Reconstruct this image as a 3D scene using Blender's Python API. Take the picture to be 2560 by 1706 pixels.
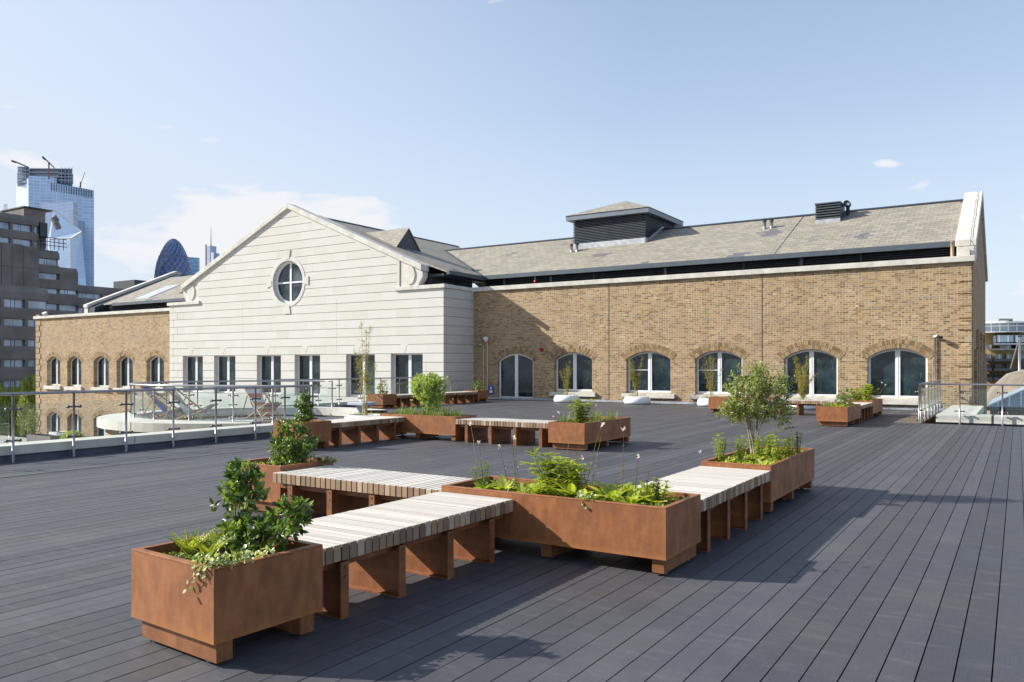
import bpy, bmesh, math, random
from mathutils import Vector, Matrix
R = math.radians
random.seed(7)
for o in list(bpy.data.objects): bpy.data.objects.remove(o)
sc = bpy.context.scene
COL = sc.collection

# ---------------------------------------------------------------- camera
YAW = 32.45
cam_d = bpy.data.cameras.new("camera"); cam = bpy.data.objects.new("camera", cam_d); COL.objects.link(cam)
cam.location = (0, 0, 1.6); cam.rotation_euler = (R(90), 0, R(YAW))
cam_d.sensor_width = 36; cam_d.lens = 36 * 1991 / 2560
cam_d.shift_y = (916 - 853) / 2560.0
cam_d.clip_start = 0.1; cam_d.clip_end = 6000
sc.camera = cam

# ---------------------------------------------------------------- light
AZ, EL = 24.0, 29.5            # light travels towards +X turned AZ degrees to +Y, coming down at EL
SUN_E, SKY_E, EXPO = 4.3, 0.10, 0.90
w = bpy.data.worlds.new("World"); sc.world = w; w.use_nodes = True
nt = w.node_tree; N = nt.nodes; L = nt.links
bg = N['Background']
sky = N.new('ShaderNodeTexSky'); sky.sky_type = 'NISHITA'; sky.sun_disc = False
sky.sun_elevation = R(EL); sky.sun_rotation = R(270 - AZ)
sky.altitude = 20; sky.air_density = 1.0; sky.dust_density = 0.6; sky.ozone_density = 1.6
tc = N.new('ShaderNodeTexCoord'); sep = N.new('ShaderNodeSeparateXYZ'); L.new(tc.outputs['Generated'], sep.inputs[0])
def wm(op, a, b=None):
    x = N.new('ShaderNodeMath'); x.operation = op
    for i, v in enumerate((a, b)):
        if v is None: continue
        if isinstance(v, (int, float)): x.inputs[i].default_value = v
        else: L.new(v, x.inputs[i])
    return x.outputs[0]
def wramp(f, *st):
    q = N.new('ShaderNodeValToRGB'); c_ = q.color_ramp
    while len(c_.elements) < len(st): c_.elements.new(.5)
    for e, (p, v) in zip(c_.elements, st): e.position = p; e.color = (v, v, v, 1)
    L.new(f, q.inputs[0]); return q.outputs[0]
az = wm('ARCTAN2', sep.outputs['X'], sep.outputs['Y']); zz = sep.outputs['Z']
cv = N.new('ShaderNodeCombineXYZ'); L.new(wm('MULTIPLY', az, 7.5), cv.inputs[0]); L.new(wm('MULTIPLY', zz, 21.0), cv.inputs[1]); cv.inputs[2].default_value = 3.7
no = N.new('ShaderNodeTexNoise'); no.inputs['Scale'].default_value = 1.0; no.inputs['Detail'].default_value = 10; no.inputs['Roughness'].default_value = 0.58; no.inputs['Distortion'].default_value = 0.3
L.new(cv.outputs[0], no.inputs['Vector'])
def blob(a0, sa, z0, sz, amp):
    d = wm('ADD', wm('POWER', wm('ABSOLUTE', wm('DIVIDE', wm('SUBTRACT', az, a0), sa)), 2.0), wm('POWER', wm('ABSOLUTE', wm('DIVIDE', wm('SUBTRACT', zz, z0), sz)), 2.0))
    return wm('MULTIPLY', wm('EXPONENT', wm('MULTIPLY', d, -1.0)), amp)
dens = wm('ADD', no.outputs['Fac'], -0.70)
for b_ in ((-0.86, .19, .170, .045, .37), (-1.0, .12, .12, .04, .20), (-0.02, .20, .11, .09, .21), (-1.15, .09, .22, .03, .22), (-0.75, .6, .03, .05, .20), (0.55, .3, .15, .1, .15), (-1.8, .5, .2, .1, .2), (2.4, .8, .2, .15, .25), (-0.13, .020, .225, .007, .19)):
    dens = wm('ADD', dens, blob(*b_))
cl = wramp(wm('MULTIPLY', dens, 8.0), (0.0, 0), (.30, .45), (.8, .95))
hzf = wramp(zz, (0.0, .88), (.12, .72), (.30, .37), (.60, .14), (1, .02))
mh = N.new('ShaderNodeMix'); mh.data_type = 'RGBA'; L.new(wm('MINIMUM', wm('ADD', hzf, wm('MULTIPLY', wm('MAXIMUM', wm('MINIMUM', wm('SUBTRACT', -.42, az), 1.0), 0.0), .62)), .95), mh.inputs[0]); sk2 = N.new('ShaderNodeMix'); sk2.data_type = 'RGBA'; sk2.blend_type = 'MULTIPLY'; sk2.inputs[0].default_value = 1; L.new(sky.outputs[0], sk2.inputs[6]); sk2.inputs[7].default_value = (1.10, 1.09, 1.09, 1); L.new(sk2.outputs[2], mh.inputs[6]); mh.inputs[7].default_value = (3.95, 4.35, 4.95, 1)
mx = N.new('ShaderNodeMix'); mx.data_type = 'RGBA'; L.new(cl, mx.inputs[0]); L.new(mh.outputs[2], mx.inputs[6])
mx.inputs[7].default_value = (4.85, 4.9, 5.08, 1)
L.new(mx.outputs[2], bg.inputs[0]); bg.inputs[1].default_value = SKY_E
sd = bpy.data.lights.new("sun", 'SUN'); sd.energy = SUN_E; sd.angle = R(0.5); sd.color = (1.0, 0.95, 0.86)
so = bpy.data.objects.new("sun", sd); COL.objects.link(so)
ldir = Vector((math.cos(R(EL)) * math.cos(R(AZ)), math.cos(R(EL)) * math.sin(R(AZ)), -math.sin(R(EL))))
so.rotation_euler = ldir.to_track_quat('-Z', 'Y').to_euler(); so.location = (-60, -30, 60)
sc.view_settings.view_transform = 'Standard'; sc.view_settings.look = 'None'
sc.view_settings.exposure = EXPO; sc.view_settings.gamma = 1; sc.view_settings.use_curve_mapping = False
sc.cycles.max_bounces = 8; sc.cycles.transparent_max_bounces = 24; sc.cycles.caustics_reflective = False; sc.cycles.caustics_refractive = False

# ---------------------------------------------------------------- materials
MATS = {}
class Nt:
    def __init__(s, name):
        s.m = bpy.data.materials.new(name); s.m.use_nodes = True; s.t = s.m.node_tree; s.b = s.t.nodes['Principled BSDF']; s.o = s.t.nodes['Material Output']
    def n(s, t, **k):
        x = s.t.nodes.new(t)
        for a, v in k.items(): setattr(x, a, v)
        return x
    def l(s, a, b): s.t.links.new(a, b)
    def math(s, op, a, b=None, c=None):
        x = s.n('ShaderNodeMath', operation=op)
        for i, v in enumerate((a, b, c)):
            if v is None: continue
            if isinstance(v, (int, float)): x.inputs[i].default_value = v
            else: s.l(v, x.inputs[i])
        return x.outputs[0]
    def obj(s):
        t = s.n('ShaderNodeTexCoord'); return t.outputs['Object']
    def xyz(s, v):
        q = s.n('ShaderNodeSeparateXYZ'); s.l(v, q.inputs[0]); return q.outputs
    def comb(s, x, y, z):
        q = s.n('ShaderNodeCombineXYZ')
        for i, v in enumerate((x, y, z)):
            if isinstance(v, (int, float)): q.inputs[i].default_value = v
            else: s.l(v, q.inputs[i])
        return q.outputs[0]
    def noise(s, vec, scale, detail=4, rough=.55, sc3=None, out='Fac'):
        if sc3:
            mp = s.n('ShaderNodeMapping'); mp.inputs['Scale'].default_value = sc3; s.l(vec, mp.inputs[0]); vec = mp.outputs[0]
        q = s.n('ShaderNodeTexNoise'); q.inputs['Scale'].default_value = scale; q.inputs['Detail'].default_value = detail; q.inputs['Roughness'].default_value = rough
        s.l(vec, q.inputs['Vector']); return q.outputs[out]
    def white(s, vec):
        q = s.n('ShaderNodeTexWhiteNoise', noise_dimensions='3D'); s.l(vec, q.inputs['Vector']); return q.outputs['Value']
    def ramp(s, fac, *stops, interp='LINEAR'):
        q = s.n('ShaderNodeValToRGB'); cr = q.color_ramp; cr.interpolation = interp
        while len(cr.elements) < len(stops): cr.elements.new(0.5)
        for e, (p, c) in zip(cr.elements, stops):
            e.position = p; e.color = (c, c, c, 1) if isinstance(c, (int, float)) else (*c, 1)
        s.l(fac, q.inputs[0]); return q.outputs[0]
    def mix(s, f, a, b, blend='MIX'):
        q = s.n('ShaderNodeMix', data_type='RGBA', blend_type=blend)
        for i, v in ((0, f), (6, a), (7, b)):
            if isinstance(v, (int, float)): q.inputs[i].default_value = v if i == 0 else (v, v, v, 1)
            elif isinstance(v, tuple): q.inputs[i].default_value = (*v, 1)
            else: s.l(v, q.inputs[i])
        return q.outputs[2]
    def attr(s, name='rnd'):
        q = s.n('ShaderNodeAttribute', attribute_name=name); return q.outputs['Fac']
    def bump(s, h, strength=.4, dist=.01):
        q = s.n('ShaderNodeBump'); q.inputs['Strength'].default_value = strength; q.inputs['Distance'].default_value = dist
        s.l(h, q.inputs['Height']); s.l(q.outputs[0], s.b.inputs['Normal']); return q.outputs[0]
    def set(s, **k):
        for a, v in k.items():
            i = s.b.inputs[{'color': 'Base Color', 'rough': 'Roughness', 'metal': 'Metallic', 'spec': 'Specular IOR Level'}.get(a, a)]
            if isinstance(v, (int, float)): i.default_value = v
            elif isinstance(v, tuple): i.default_value = (*v, 1)
            else: s.l(v, i)
        return s.m

def plain(name, col, rough=.6, metal=0., var=.12, scale=6, bump=0., spec=.5):
    n = Nt(name); o = n.obj(); f = n.noise(o, scale, 5)
    c = n.mix(n.ramp(f, (.3, 0), (.7, 1)), tuple(v * (1 - var) for v in col), tuple(min(1, v * (1 + var)) for v in col))
    n.set(color=c, rough=rough, metal=metal, spec=spec)
    if bump: n.bump(n.noise(o, scale * 8, 4), bump, .01)
    return n.m

def m_deck():
    n = Nt('deck_boards'); o = n.obj(); r = n.attr()
    g = n.noise(o, 60, 6, .65, (3.0, .08, 1)); bl = n.noise(o, 1.1, 5, .6); sp = n.noise(o, 9, 6, .7, (1, .35, 1))
    c = n.ramp(g, (.3, (.052, .053, .061)), (.7, (.080, .080, .090)))
    c = n.mix(n.math('MULTIPLY', n.ramp(bl, (.42, 0), (.72, 1)), .55), c, (.104, .100, .098))
    c = n.mix(n.math('MULTIPLY', n.ramp(sp, (.62, 0), (.82, 1)), .5), c, (.135, .132, .130))
    c = n.mix(1.0, c, n.ramp(r, (0, .80), (1, 1.18)), 'MULTIPLY')
    st = n.noise(o, 1.7, 3, .5)
    c = n.mix(n.math('MULTIPLY', n.ramp(st, (.60, 0), (.80, 1)), .5), c, (.060, .058, .044))
    spk = n.n('ShaderNodeTexVoronoi'); spk.inputs['Scale'].default_value = 2.3; n.l(o, spk.inputs['Vector'])
    c = n.mix(n.math('MULTIPLY', n.math('LESS_THAN', spk.outputs['Distance'], .014), .55), c, (.45, .45, .43))
    sc_ = n.noise(o, 5, 8, .75, (.5, 2.2, 1)); c = n.mix(n.math('MULTIPLY', n.ramp(sc_, (.53, 0), (.70, 1)), .50), c, (.150, .148, .150))
    n.set(color=c, rough=n.ramp(bl, (.3, .46), (.7, .68)), spec=.42); n.bump(g, .35, .002); return n.m
def m_corten(name='corten_steel', dark=1.0, seed=0.0):
    n = Nt(name); o = n.obj(); oi = n.n('ShaderNodeObjectInfo')
    add = n.n('ShaderNodeVectorMath', operation='ADD'); n.l(o, add.inputs[0]); n.l(n.comb(n.math('MULTIPLY', oi.outputs['Random'], 9.0), seed, 0), add.inputs[1]); v = add.outputs[0]
    st = n.noise(v, 9, 5, .5, (1.5, 1.5, .6)); bl = n.noise(v, 2.6, 6, .62); fi = n.noise(v, 90, 4, .7)
    c = n.ramp(st, (.25, (.195 * dark, .066 * dark, .025 * dark)), (.50, (.290 * dark, .108 * dark, .040 * dark)), (.75, (.385 * dark, .158 * dark, .060 * dark)))
    c = n.mix(n.ramp(bl, (.44, .0), (.64, .8)), c, (.185 * dark, .070 * dark, .032 * dark))
    run = n.noise(v, 16, 4, .5, (2.2, 2.2, .10)); c = n.mix(n.math('MULTIPLY', n.ramp(run, (.62, 0), (.76, 1)), .25), c, (.130 * dark, .046 * dark, .022 * dark))
    mt = n.noise(v, 7, 6, .7); c = n.mix(n.math('MULTIPLY', n.ramp(mt, (.52, 0), (.68, 1)), .45), c, (.40 * dark, .175 * dark, .075 * dark))
    zz = n.xyz(o)[2]; edge = n.math('MULTIPLY', n.ramp(n.math('ADD', zz, n.math('MULTIPLY', fi, .03)), (.132, 0), (.136, 1), (.155, 1), (.20, 0)), .45); c = n.mix(edge, c, (.42 * dark, .17 * dark, .045 * dark))
    c = n.mix(n.math('MULTIPLY', n.ramp(fi, (.45, 0), (.7, 1)), .35), c, (.40 * dark, .165 * dark, .055 * dark))
    n.set(color=c, rough=n.ramp(bl, (.3, .42), (.7, .70)), spec=.40); n.bump(fi, .3, .002); return n.m
def m_slat():
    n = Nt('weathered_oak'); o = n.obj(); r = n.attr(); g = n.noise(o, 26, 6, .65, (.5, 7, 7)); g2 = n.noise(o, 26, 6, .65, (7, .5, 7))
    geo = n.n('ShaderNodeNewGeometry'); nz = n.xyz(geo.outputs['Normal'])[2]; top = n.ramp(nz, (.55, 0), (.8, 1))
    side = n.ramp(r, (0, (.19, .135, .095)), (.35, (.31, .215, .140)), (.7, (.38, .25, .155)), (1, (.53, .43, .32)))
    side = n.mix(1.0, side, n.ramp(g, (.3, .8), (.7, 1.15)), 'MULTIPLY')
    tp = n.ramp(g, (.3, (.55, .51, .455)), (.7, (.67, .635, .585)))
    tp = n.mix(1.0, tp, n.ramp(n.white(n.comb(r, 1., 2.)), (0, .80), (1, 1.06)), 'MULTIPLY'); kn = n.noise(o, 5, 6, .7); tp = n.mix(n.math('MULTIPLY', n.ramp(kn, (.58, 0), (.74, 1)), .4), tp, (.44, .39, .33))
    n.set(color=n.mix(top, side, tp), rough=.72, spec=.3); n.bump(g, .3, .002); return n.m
def m_brick(name, ax, seed=0.):
    n = Nt(name); o = n.obj(); q = n.xyz(o); u = q[ax]; z = q[2]
    row = n.math('FLOOR', n.math('DIVIDE', z, .075)); fz = n.math('FRACT', n.math('DIVIDE', z, .075))
    off = n.math('MULTIPLY', n.math('MODULO', n.math('ABSOLUTE', row), 2), .5)
    uu = n.math('ADD', n.math('DIVIDE', u, .225), off); col = n.math('FLOOR', uu); fu = n.math('FRACT', uu)
    # flemish-like: every second brick becomes two headers
    w1 = n.white(n.comb(col, row, 3.1 + seed)); head = n.math('GREATER_THAN', w1, .62)
    sub = n.math('FLOOR', n.math('MULTIPLY', fu, 2)); cell = n.math('ADD', col, n.math('MULTIPLY', n.math('MULTIPLY', sub, head), .37))
    rnd = n.white(n.comb(cell, row, 7.7 + seed)); rnd2 = n.white(n.comb(cell, row, 1.3 + seed))
    fu2 = n.math('FRACT', n.math('MULTIPLY', fu, 2)); fe = n.math('ADD', n.math('MULTIPLY', head, n.math('SUBTRACT', fu2, fu)), fu)
    mw = n.math('ADD', n.math('MULTIPLY', head, .05), .05)
    mo = n.math('MAXIMUM', n.math('LESS_THAN', fe, mw), n.math('LESS_THAN', fz, .14))
    c = n.ramp(rnd, (0, (.130, .078, .036)), (.10, (.190, .120, .055)), (.35, (.290, .195, .095)), (.62, (.365, .255, .128)), (.86, (.395, .262, .142)), (.96, (.215, .180, .145)), (1, (.50, .39, .22)))
    big = n.noise(o, .45, 4, .55); c = n.mix(n.math('MULTIPLY', n.ramp(big, (.35, 1), (.65, 0)), .5), c, (.235, .165, .110))
    c = n.mix(1.0, c, n.ramp(n.noise(o, 30, 3), (.3, .85), (.7, 1.15)), 'MULTIPLY')
    strk = n.noise(o, 1.3, 4, .5, (1, 1, .08)); c = n.mix(n.math('MULTIPLY', n.ramp(strk, (.60, 0), (.78, 1)), .35), c, (.13, .09, .06))
    mc = n.mix(n.ramp(n.noise(o, 1.1, 3), (.4, 0), (.65, 1)), (.53, .45, .33), (.36, .30, .215))
    c = n.mix(mo, c, mc); c = n.mix(1.0, c, (1.14, 1.13, 1.14), 'MULTIPLY'); n.set(color=c, rough=.85, spec=.2)
    h = n.math('ADD', n.math('MULTIPLY', n.math('SUBTRACT', 1.0, mo), .8), n.math('MULTIPLY', rnd2, .4)); n.bump(h, .5, .008); return n.m
def m_arch():
    n = Nt('brick_arch'); o = n.obj(); r = n.attr(); big = n.noise(o, 14, 4)
    c = n.ramp(r, (0, (.18, .118, .064)), (.4, (.31, .215, .120)), (1, (.41, .30, .175)))
    n.set(color=n.mix(1.0, c, n.ramp(big, (.3, .85), (.7, 1.15)), 'MULTIPLY'), rough=.85, spec=.2); return n.m
def m_slate(name, ax):
    n = Nt(name); o = n.obj(); q = n.xyz(o); u = q[ax]; z = q[2]
    zz = n.math('DIVIDE', z, .118); row = n.math('FLOOR', zz); fz = n.math('FRACT', zz)
    off = n.math('MULTIPLY', n.math('MODULO', n.math('ABSOLUTE', row), 2), .5)
    uu = n.math('ADD', n.math('DIVIDE', u, .36), off); col = n.math('FLOOR', uu); fu = n.math('FRACT', uu)
    rnd = n.white(n.comb(col, row, 5.5)); cv = n.comb(n.math('MULTIPLY', col, .36), n.math('MULTIPLY', row, .26), 1.7)
    pat = n.noise(cv, .62, 2, .4)
    c = n.ramp(rnd, (0, (.25, .225, .187)), (.5, (.295, .267, .220)), (1, (.345, .312, .255)))
    lich = n.noise(o, 3.5, 5); c = n.mix(n.ramp(lich, (.45, 0), (.75, .5)), c, (.37, .34, .26))
    c = n.mix(n.ramp(pat, (.655, 0), (.68, .85)), c, (.130, .125, .160))
    mo = n.math('MAXIMUM', n.math('LESS_THAN', fu, .035), n.math('LESS_THAN', fz, .09))
    c = n.mix(n.math('MULTIPLY', mo, .75), c, (.035, .032, .03))
    n.set(color=c, rough=.7, spec=.35); n.bump(n.math('SUBTRACT', n.math('MULTIPLY', rnd, .5), fz), .6, .02); return n.m
def m_stone():
    n = Nt('pale_ashlar'); o = n.obj(); q = n.xyz(o)
    row = n.math('FLOOR', n.math('DIVIDE', n.math('SUBTRACT', q[2], 2.22), .4367))
    uu = n.math('ADD', n.math('DIVIDE', n.math('ADD', q[0], q[1]), .95), n.math('MULTIPLY', n.math('MODULO', n.math('ABSOLUTE', row), 2), .5))
    col = n.math('FLOOR', uu); fu = n.math('FRACT', uu); rnd = n.white(n.comb(col, row, 2.2))
    c = n.ramp(rnd, (0, (.550, .528, .475)), (.10, (.570, .552, .505)), (.6, (.585, .570, .530)), (1, (.60, .588, .555)))
    b = n.noise(o, 1.2, 6, .6); c = n.mix(n.ramp(b, (.5, 0), (.78, .45)), c, (.60, .57, .475))
    st = n.noise(o, 2.4, 5, .6, (1, 1, .12)); c = n.mix(n.math('MULTIPLY', n.ramp(st, (.62, 0), (.82, 1)), .35), c, (.36, .34, .29))
    c = n.mix(n.math('MULTIPLY', n.math('LESS_THAN', fu, .008), .35), c, (.4, .38, .34))
    n.set(color=c, rough=.8, spec=.25); n.bump(n.noise(o, 40, 5, .6), .12, .004); return n.m
def m_coping():
    n = Nt('weathered_coping'); o = n.obj(); b = n.noise(o, 2.2, 6, .65); f = n.noise(o, 14, 5, .6, (1, 1, .4))
    c = n.ramp(b, (.3, (.47, .45, .40)), (.6, (.66, .64, .58)), (1, (.72, .70, .65)))
    c = n.mix(n.ramp(f, (.55, 0), (.8, .45)), c, (.30, .30, .29)); n.set(color=c, rough=.85, spec=.2); n.bump(f, .2, .005); return n.m
def m_leaf(name, c0, c1, c2, tr=.35, rough=.42, spec=.5):
    n = Nt(name); r = n.attr()
    c = n.ramp(r, (0, c0), (.5, c1), (1, c2)); n.set(color=c, rough=rough, spec=spec)
    t = n.n('ShaderNodeBsdfTranslucent'); g = n.mix(1.0, c, (1.55, 1.5, .6), 'MULTIPLY'); n.l(g, t.inputs[0])
    mx = n.n('ShaderNodeMixShader'); mx.inputs[0].default_value = tr; n.l(n.b.outputs[0], mx.inputs[1]); n.l(t.outputs[0], mx.inputs[2]); n.l(mx.outputs[0], n.o.inputs[0]); return n.m
def m_glass(name, tint, refl=1.0, milk=0.):
    n = Nt(name); t = n.n('ShaderNodeBsdfTransparent'); t.inputs[0].default_value = (*tint, 1)
    g = n.n('ShaderNodeBsdfGlossy'); g.inputs['Roughness'].default_value = .02; g.inputs[0].default_value = (.95, .98, 1, 1)
    lw = n.n('ShaderNodeLayerWeight'); lw.inputs[0].default_value = .5; f = n.math('ADD', n.math('MULTIPLY', n.math('POWER', lw.outputs['Facing'], 5.0), .8 * refl), .04)
    mx = n.n('ShaderNodeMixShader'); n.l(f, mx.inputs[0]); n.l(t.outputs[0], mx.inputs[1]); n.l(g.outputs[0], mx.inputs[2]); out = mx.outputs[0]
    if milk:
        d = n.n('ShaderNodeBsdfDiffuse'); d.inputs[0].default_value = (.75, .85, .85, 1); m2 = n.n('ShaderNodeMixShader'); m2.inputs[0].default_value = milk
        n.l(out, m2.inputs[1]); n.l(d.outputs[0], m2.inputs[2]); out = m2.outputs[0]
    n.l(out, n.o.inputs[0]); return n.m
def m_pane(name, col=(.010, .022, .028), bmp=.05, cols=None):
    n = Nt(name); o0 = n.obj(); oi = n.n('ShaderNodeObjectInfo'); ad = n.n('ShaderNodeVectorMath', operation='ADD'); n.l(o0, ad.inputs[0]); n.l(n.comb(n.math('MULTIPLY', oi.outputs['Random'], 60.0), 0, n.math('MULTIPLY', oi.outputs['Random'], 13.0)), ad.inputs[1]); o = ad.outputs[0]; f = n.noise(o, .9, 4, .5, (1, 1, 1.6)); f2 = n.noise(o, 3.5, 3, .5)
    c = n.mix(n.ramp(f, (.42, 0), (.66, 1)), col, cols or (.028, .052, .064))
    tr = n.noise(o, 2.6, 7, .68, (1, 1, .8)); c = n.mix(n.math('MULTIPLY', n.ramp(tr, (.53, 0), (.62, 1)), .55), c, (.055, .070, .045) if not cols else cols)  # tree-like reflections painted into the pane colour
    gl = n.noise(o, 5, 3, .5, (3, 3, .5)); c = n.mix(n.math('MULTIPLY', n.ramp(gl, (.66, 0), (.72, 1)), .4), c, (.12, .17, .20))  # pale reflection blotches, painted as colour as well
    n.set(color=c, rough=.03, spec=.45); n.bump(f2, bmp, .02); return n.m
def m_tower(name, base, line, zp, up, metal=.55, zt=.12, ut=.1, axis=None, rough=.18):
    n = Nt(name); o = n.obj(); q = n.xyz(o); fz = n.math('FRACT', n.math('DIVIDE', q[2], zp))
    s_ = n.math('ADD', q[0], q[1]) if axis is None else q[axis]; u = n.math('DIVIDE', s_, up); fu = n.math('FRACT', u)
    lf = n.math('MAXIMUM', n.math('LESS_THAN', fz, zt), n.math('LESS_THAN', fu, ut))
    rnd = n.white(n.comb(n.math('FLOOR', u), n.math('FLOOR', n.math('DIVIDE', q[2], zp)), 1.))
    c = n.mix(1.0, base, n.ramp(rnd, (0, .90), (1, 1.06)), 'MULTIPLY'); c = n.mix(lf, c, line)
    big = n.noise(o, .012, 3); c = n.mix(1.0, c, n.ramp(big, (.3, .86), (.7, 1.12)), 'MULTIPLY')
    n.set(color=c, rough=rough, metal=metal); return n.m

M_DECK = m_deck(); M_CORT = m_corten(); M_CORTD = m_corten('corten_plate', .82, 3.0); M_SLAT = m_slat()
M_BRX = m_brick('stock_brick_front', 0); M_BRY = m_brick('stock_brick_side', 1, 4.); M_ARCH = m_arch()
M_SLX = m_slate('slate_roof_front', 0); M_SLY = m_slate('slate_roof_side', 1); M_STONE = m_stone(); M_COPE = m_coping()
M_STEEL = plain('brushed_steel', (.36, .355, .36), .34, .75, .08, 20)
M_STEELD = plain('clamp_steel', (.17, .16, .15), .42, .6, .15, 20)
M_GLASS = m_glass('railing_glass', (.965, .99, .985), 1.0, .02); M_WHITE = plain('white_frame_paint', (.78, .79, .80), .35, 0, .03, 3)
M_PANE = m_pane('window_pane', bmp=.12); M_DARK = plain('dark_slate_paint', (.035, .045, .058), .45, 0, .2, 4)
M_GUT = plain('gutter_metal', (.085, .105, .125), .42, .2, .15, 3); M_LEAD = plain('lead_flashing', (.42, .44, .47), .5, .3, .25, 5, .3)
M_LOUV = plain('louvre_metal', (.075, .090, .105), .42, .1, .1, 4); M_BLACK = plain('dark_void', (.012, .013, .016), .9)
M_SOIL = plain('potting_soil', (.045, .030, .020), .95, 0, .5, 30, 1.0, .1); M_CONC = plain('pale_concrete', (.60, .58, .52), .85, 0, .12, 2.5, .2, .2)
M_KERBD = plain('kerb_upstand', (.085, .10, .13), .7, 0, .2, 3); M_BOWL = plain('white_resin_bowl', (.80, .81, .83), .38, 0, .03, 2)
M_RED = plain('red_plastic', (.45, .01, .015), .35); M_CAM = plain('pale_plastic', (.7, .7, .7), .4); M_BLUE = plain('blue_sign', (.02, .09, .45), .4)
M_WOOD = plain('varnished_beech', (.46, .26, .11), .5, 0, .25, 14); M_GROUND = plain('city_ground', (.12, .12, .11), .95, 0, .3, .02)
M_TERR = plain('terrace_paving', (.34, .33, .31), .85, 0, .15, 1.2); M_GRAV = plain('gravel', (.20, .17, .13), .95, 0, .75, 38, 1.0, .2)
M_BRUT = plain('board_marked_concrete', (.215, .19, .175), .9, 0, .22, .35, .3, .2); M_BRUTG = plain('hotel_window_glass', (.30, .36, .46), .12, .25, .5, .35)
M_SAND = plain('buff_brick', (.42, .29, .14), .85, 0, .12, 1.5); M_BRWNR = plain('brown_membrane', (.20, .165, .130), .9, 0, .3, .6, .5)
M_STEM = plain('brown_stem', (.16, .11, .07), .8, 0, .3, 20); M_GSTEM = plain('grey_bark', (.24, .21, .18), .85, 0, .35, 25); M_CANE = plain('bamboo_cane', (.42, .35, .17), .5, 0, .2, 20)
M_EVER = m_leaf('glossy_evergreen', (.026, .062, .014), (.095, .170, .034), (.28, .38, .085), .30, .32, .65)
M_LIME = m_leaf('lime_leaf', (.16, .23, .025), (.36, .43, .055), (.58, .62, .14), .42)
M_OLIV = m_leaf('olive_leaf', (.085, .115, .028), (.205, .255, .065), (.42, .46, .19), .34)
M_PALE = m_leaf('pale_bush_leaf', (.18, .27, .06), (.33, .44, .11), (.54, .62, .26), .42)
M_IVY = m_leaf('variegated_ivy', (.10, .20, .06), (.38, .45, .20), (.66, .68, .42), .3)
M_BAM = m_leaf('bamboo_leaf', (.16, .17, .03), (.30, .29, .06), (.42, .36, .10), .4)
M_GRAS = m_leaf('grass_blade', (.10, .15, .03), (.17, .25, .05), (.30, .38, .12), .35)
M_WILL = m_leaf('willow_leaf', (.14, .19, .02), (.30, .36, .05), (.48, .50, .10), .4)
M_REDL = m_leaf('red_leaf', (.16, .03, .02), (.28, .06, .04), (.34, .20, .08), .3)
M_PINK = m_leaf('pink_petal', (.78, .60, .64), (.84, .76, .78), (.86, .85, .86), .3)

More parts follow.
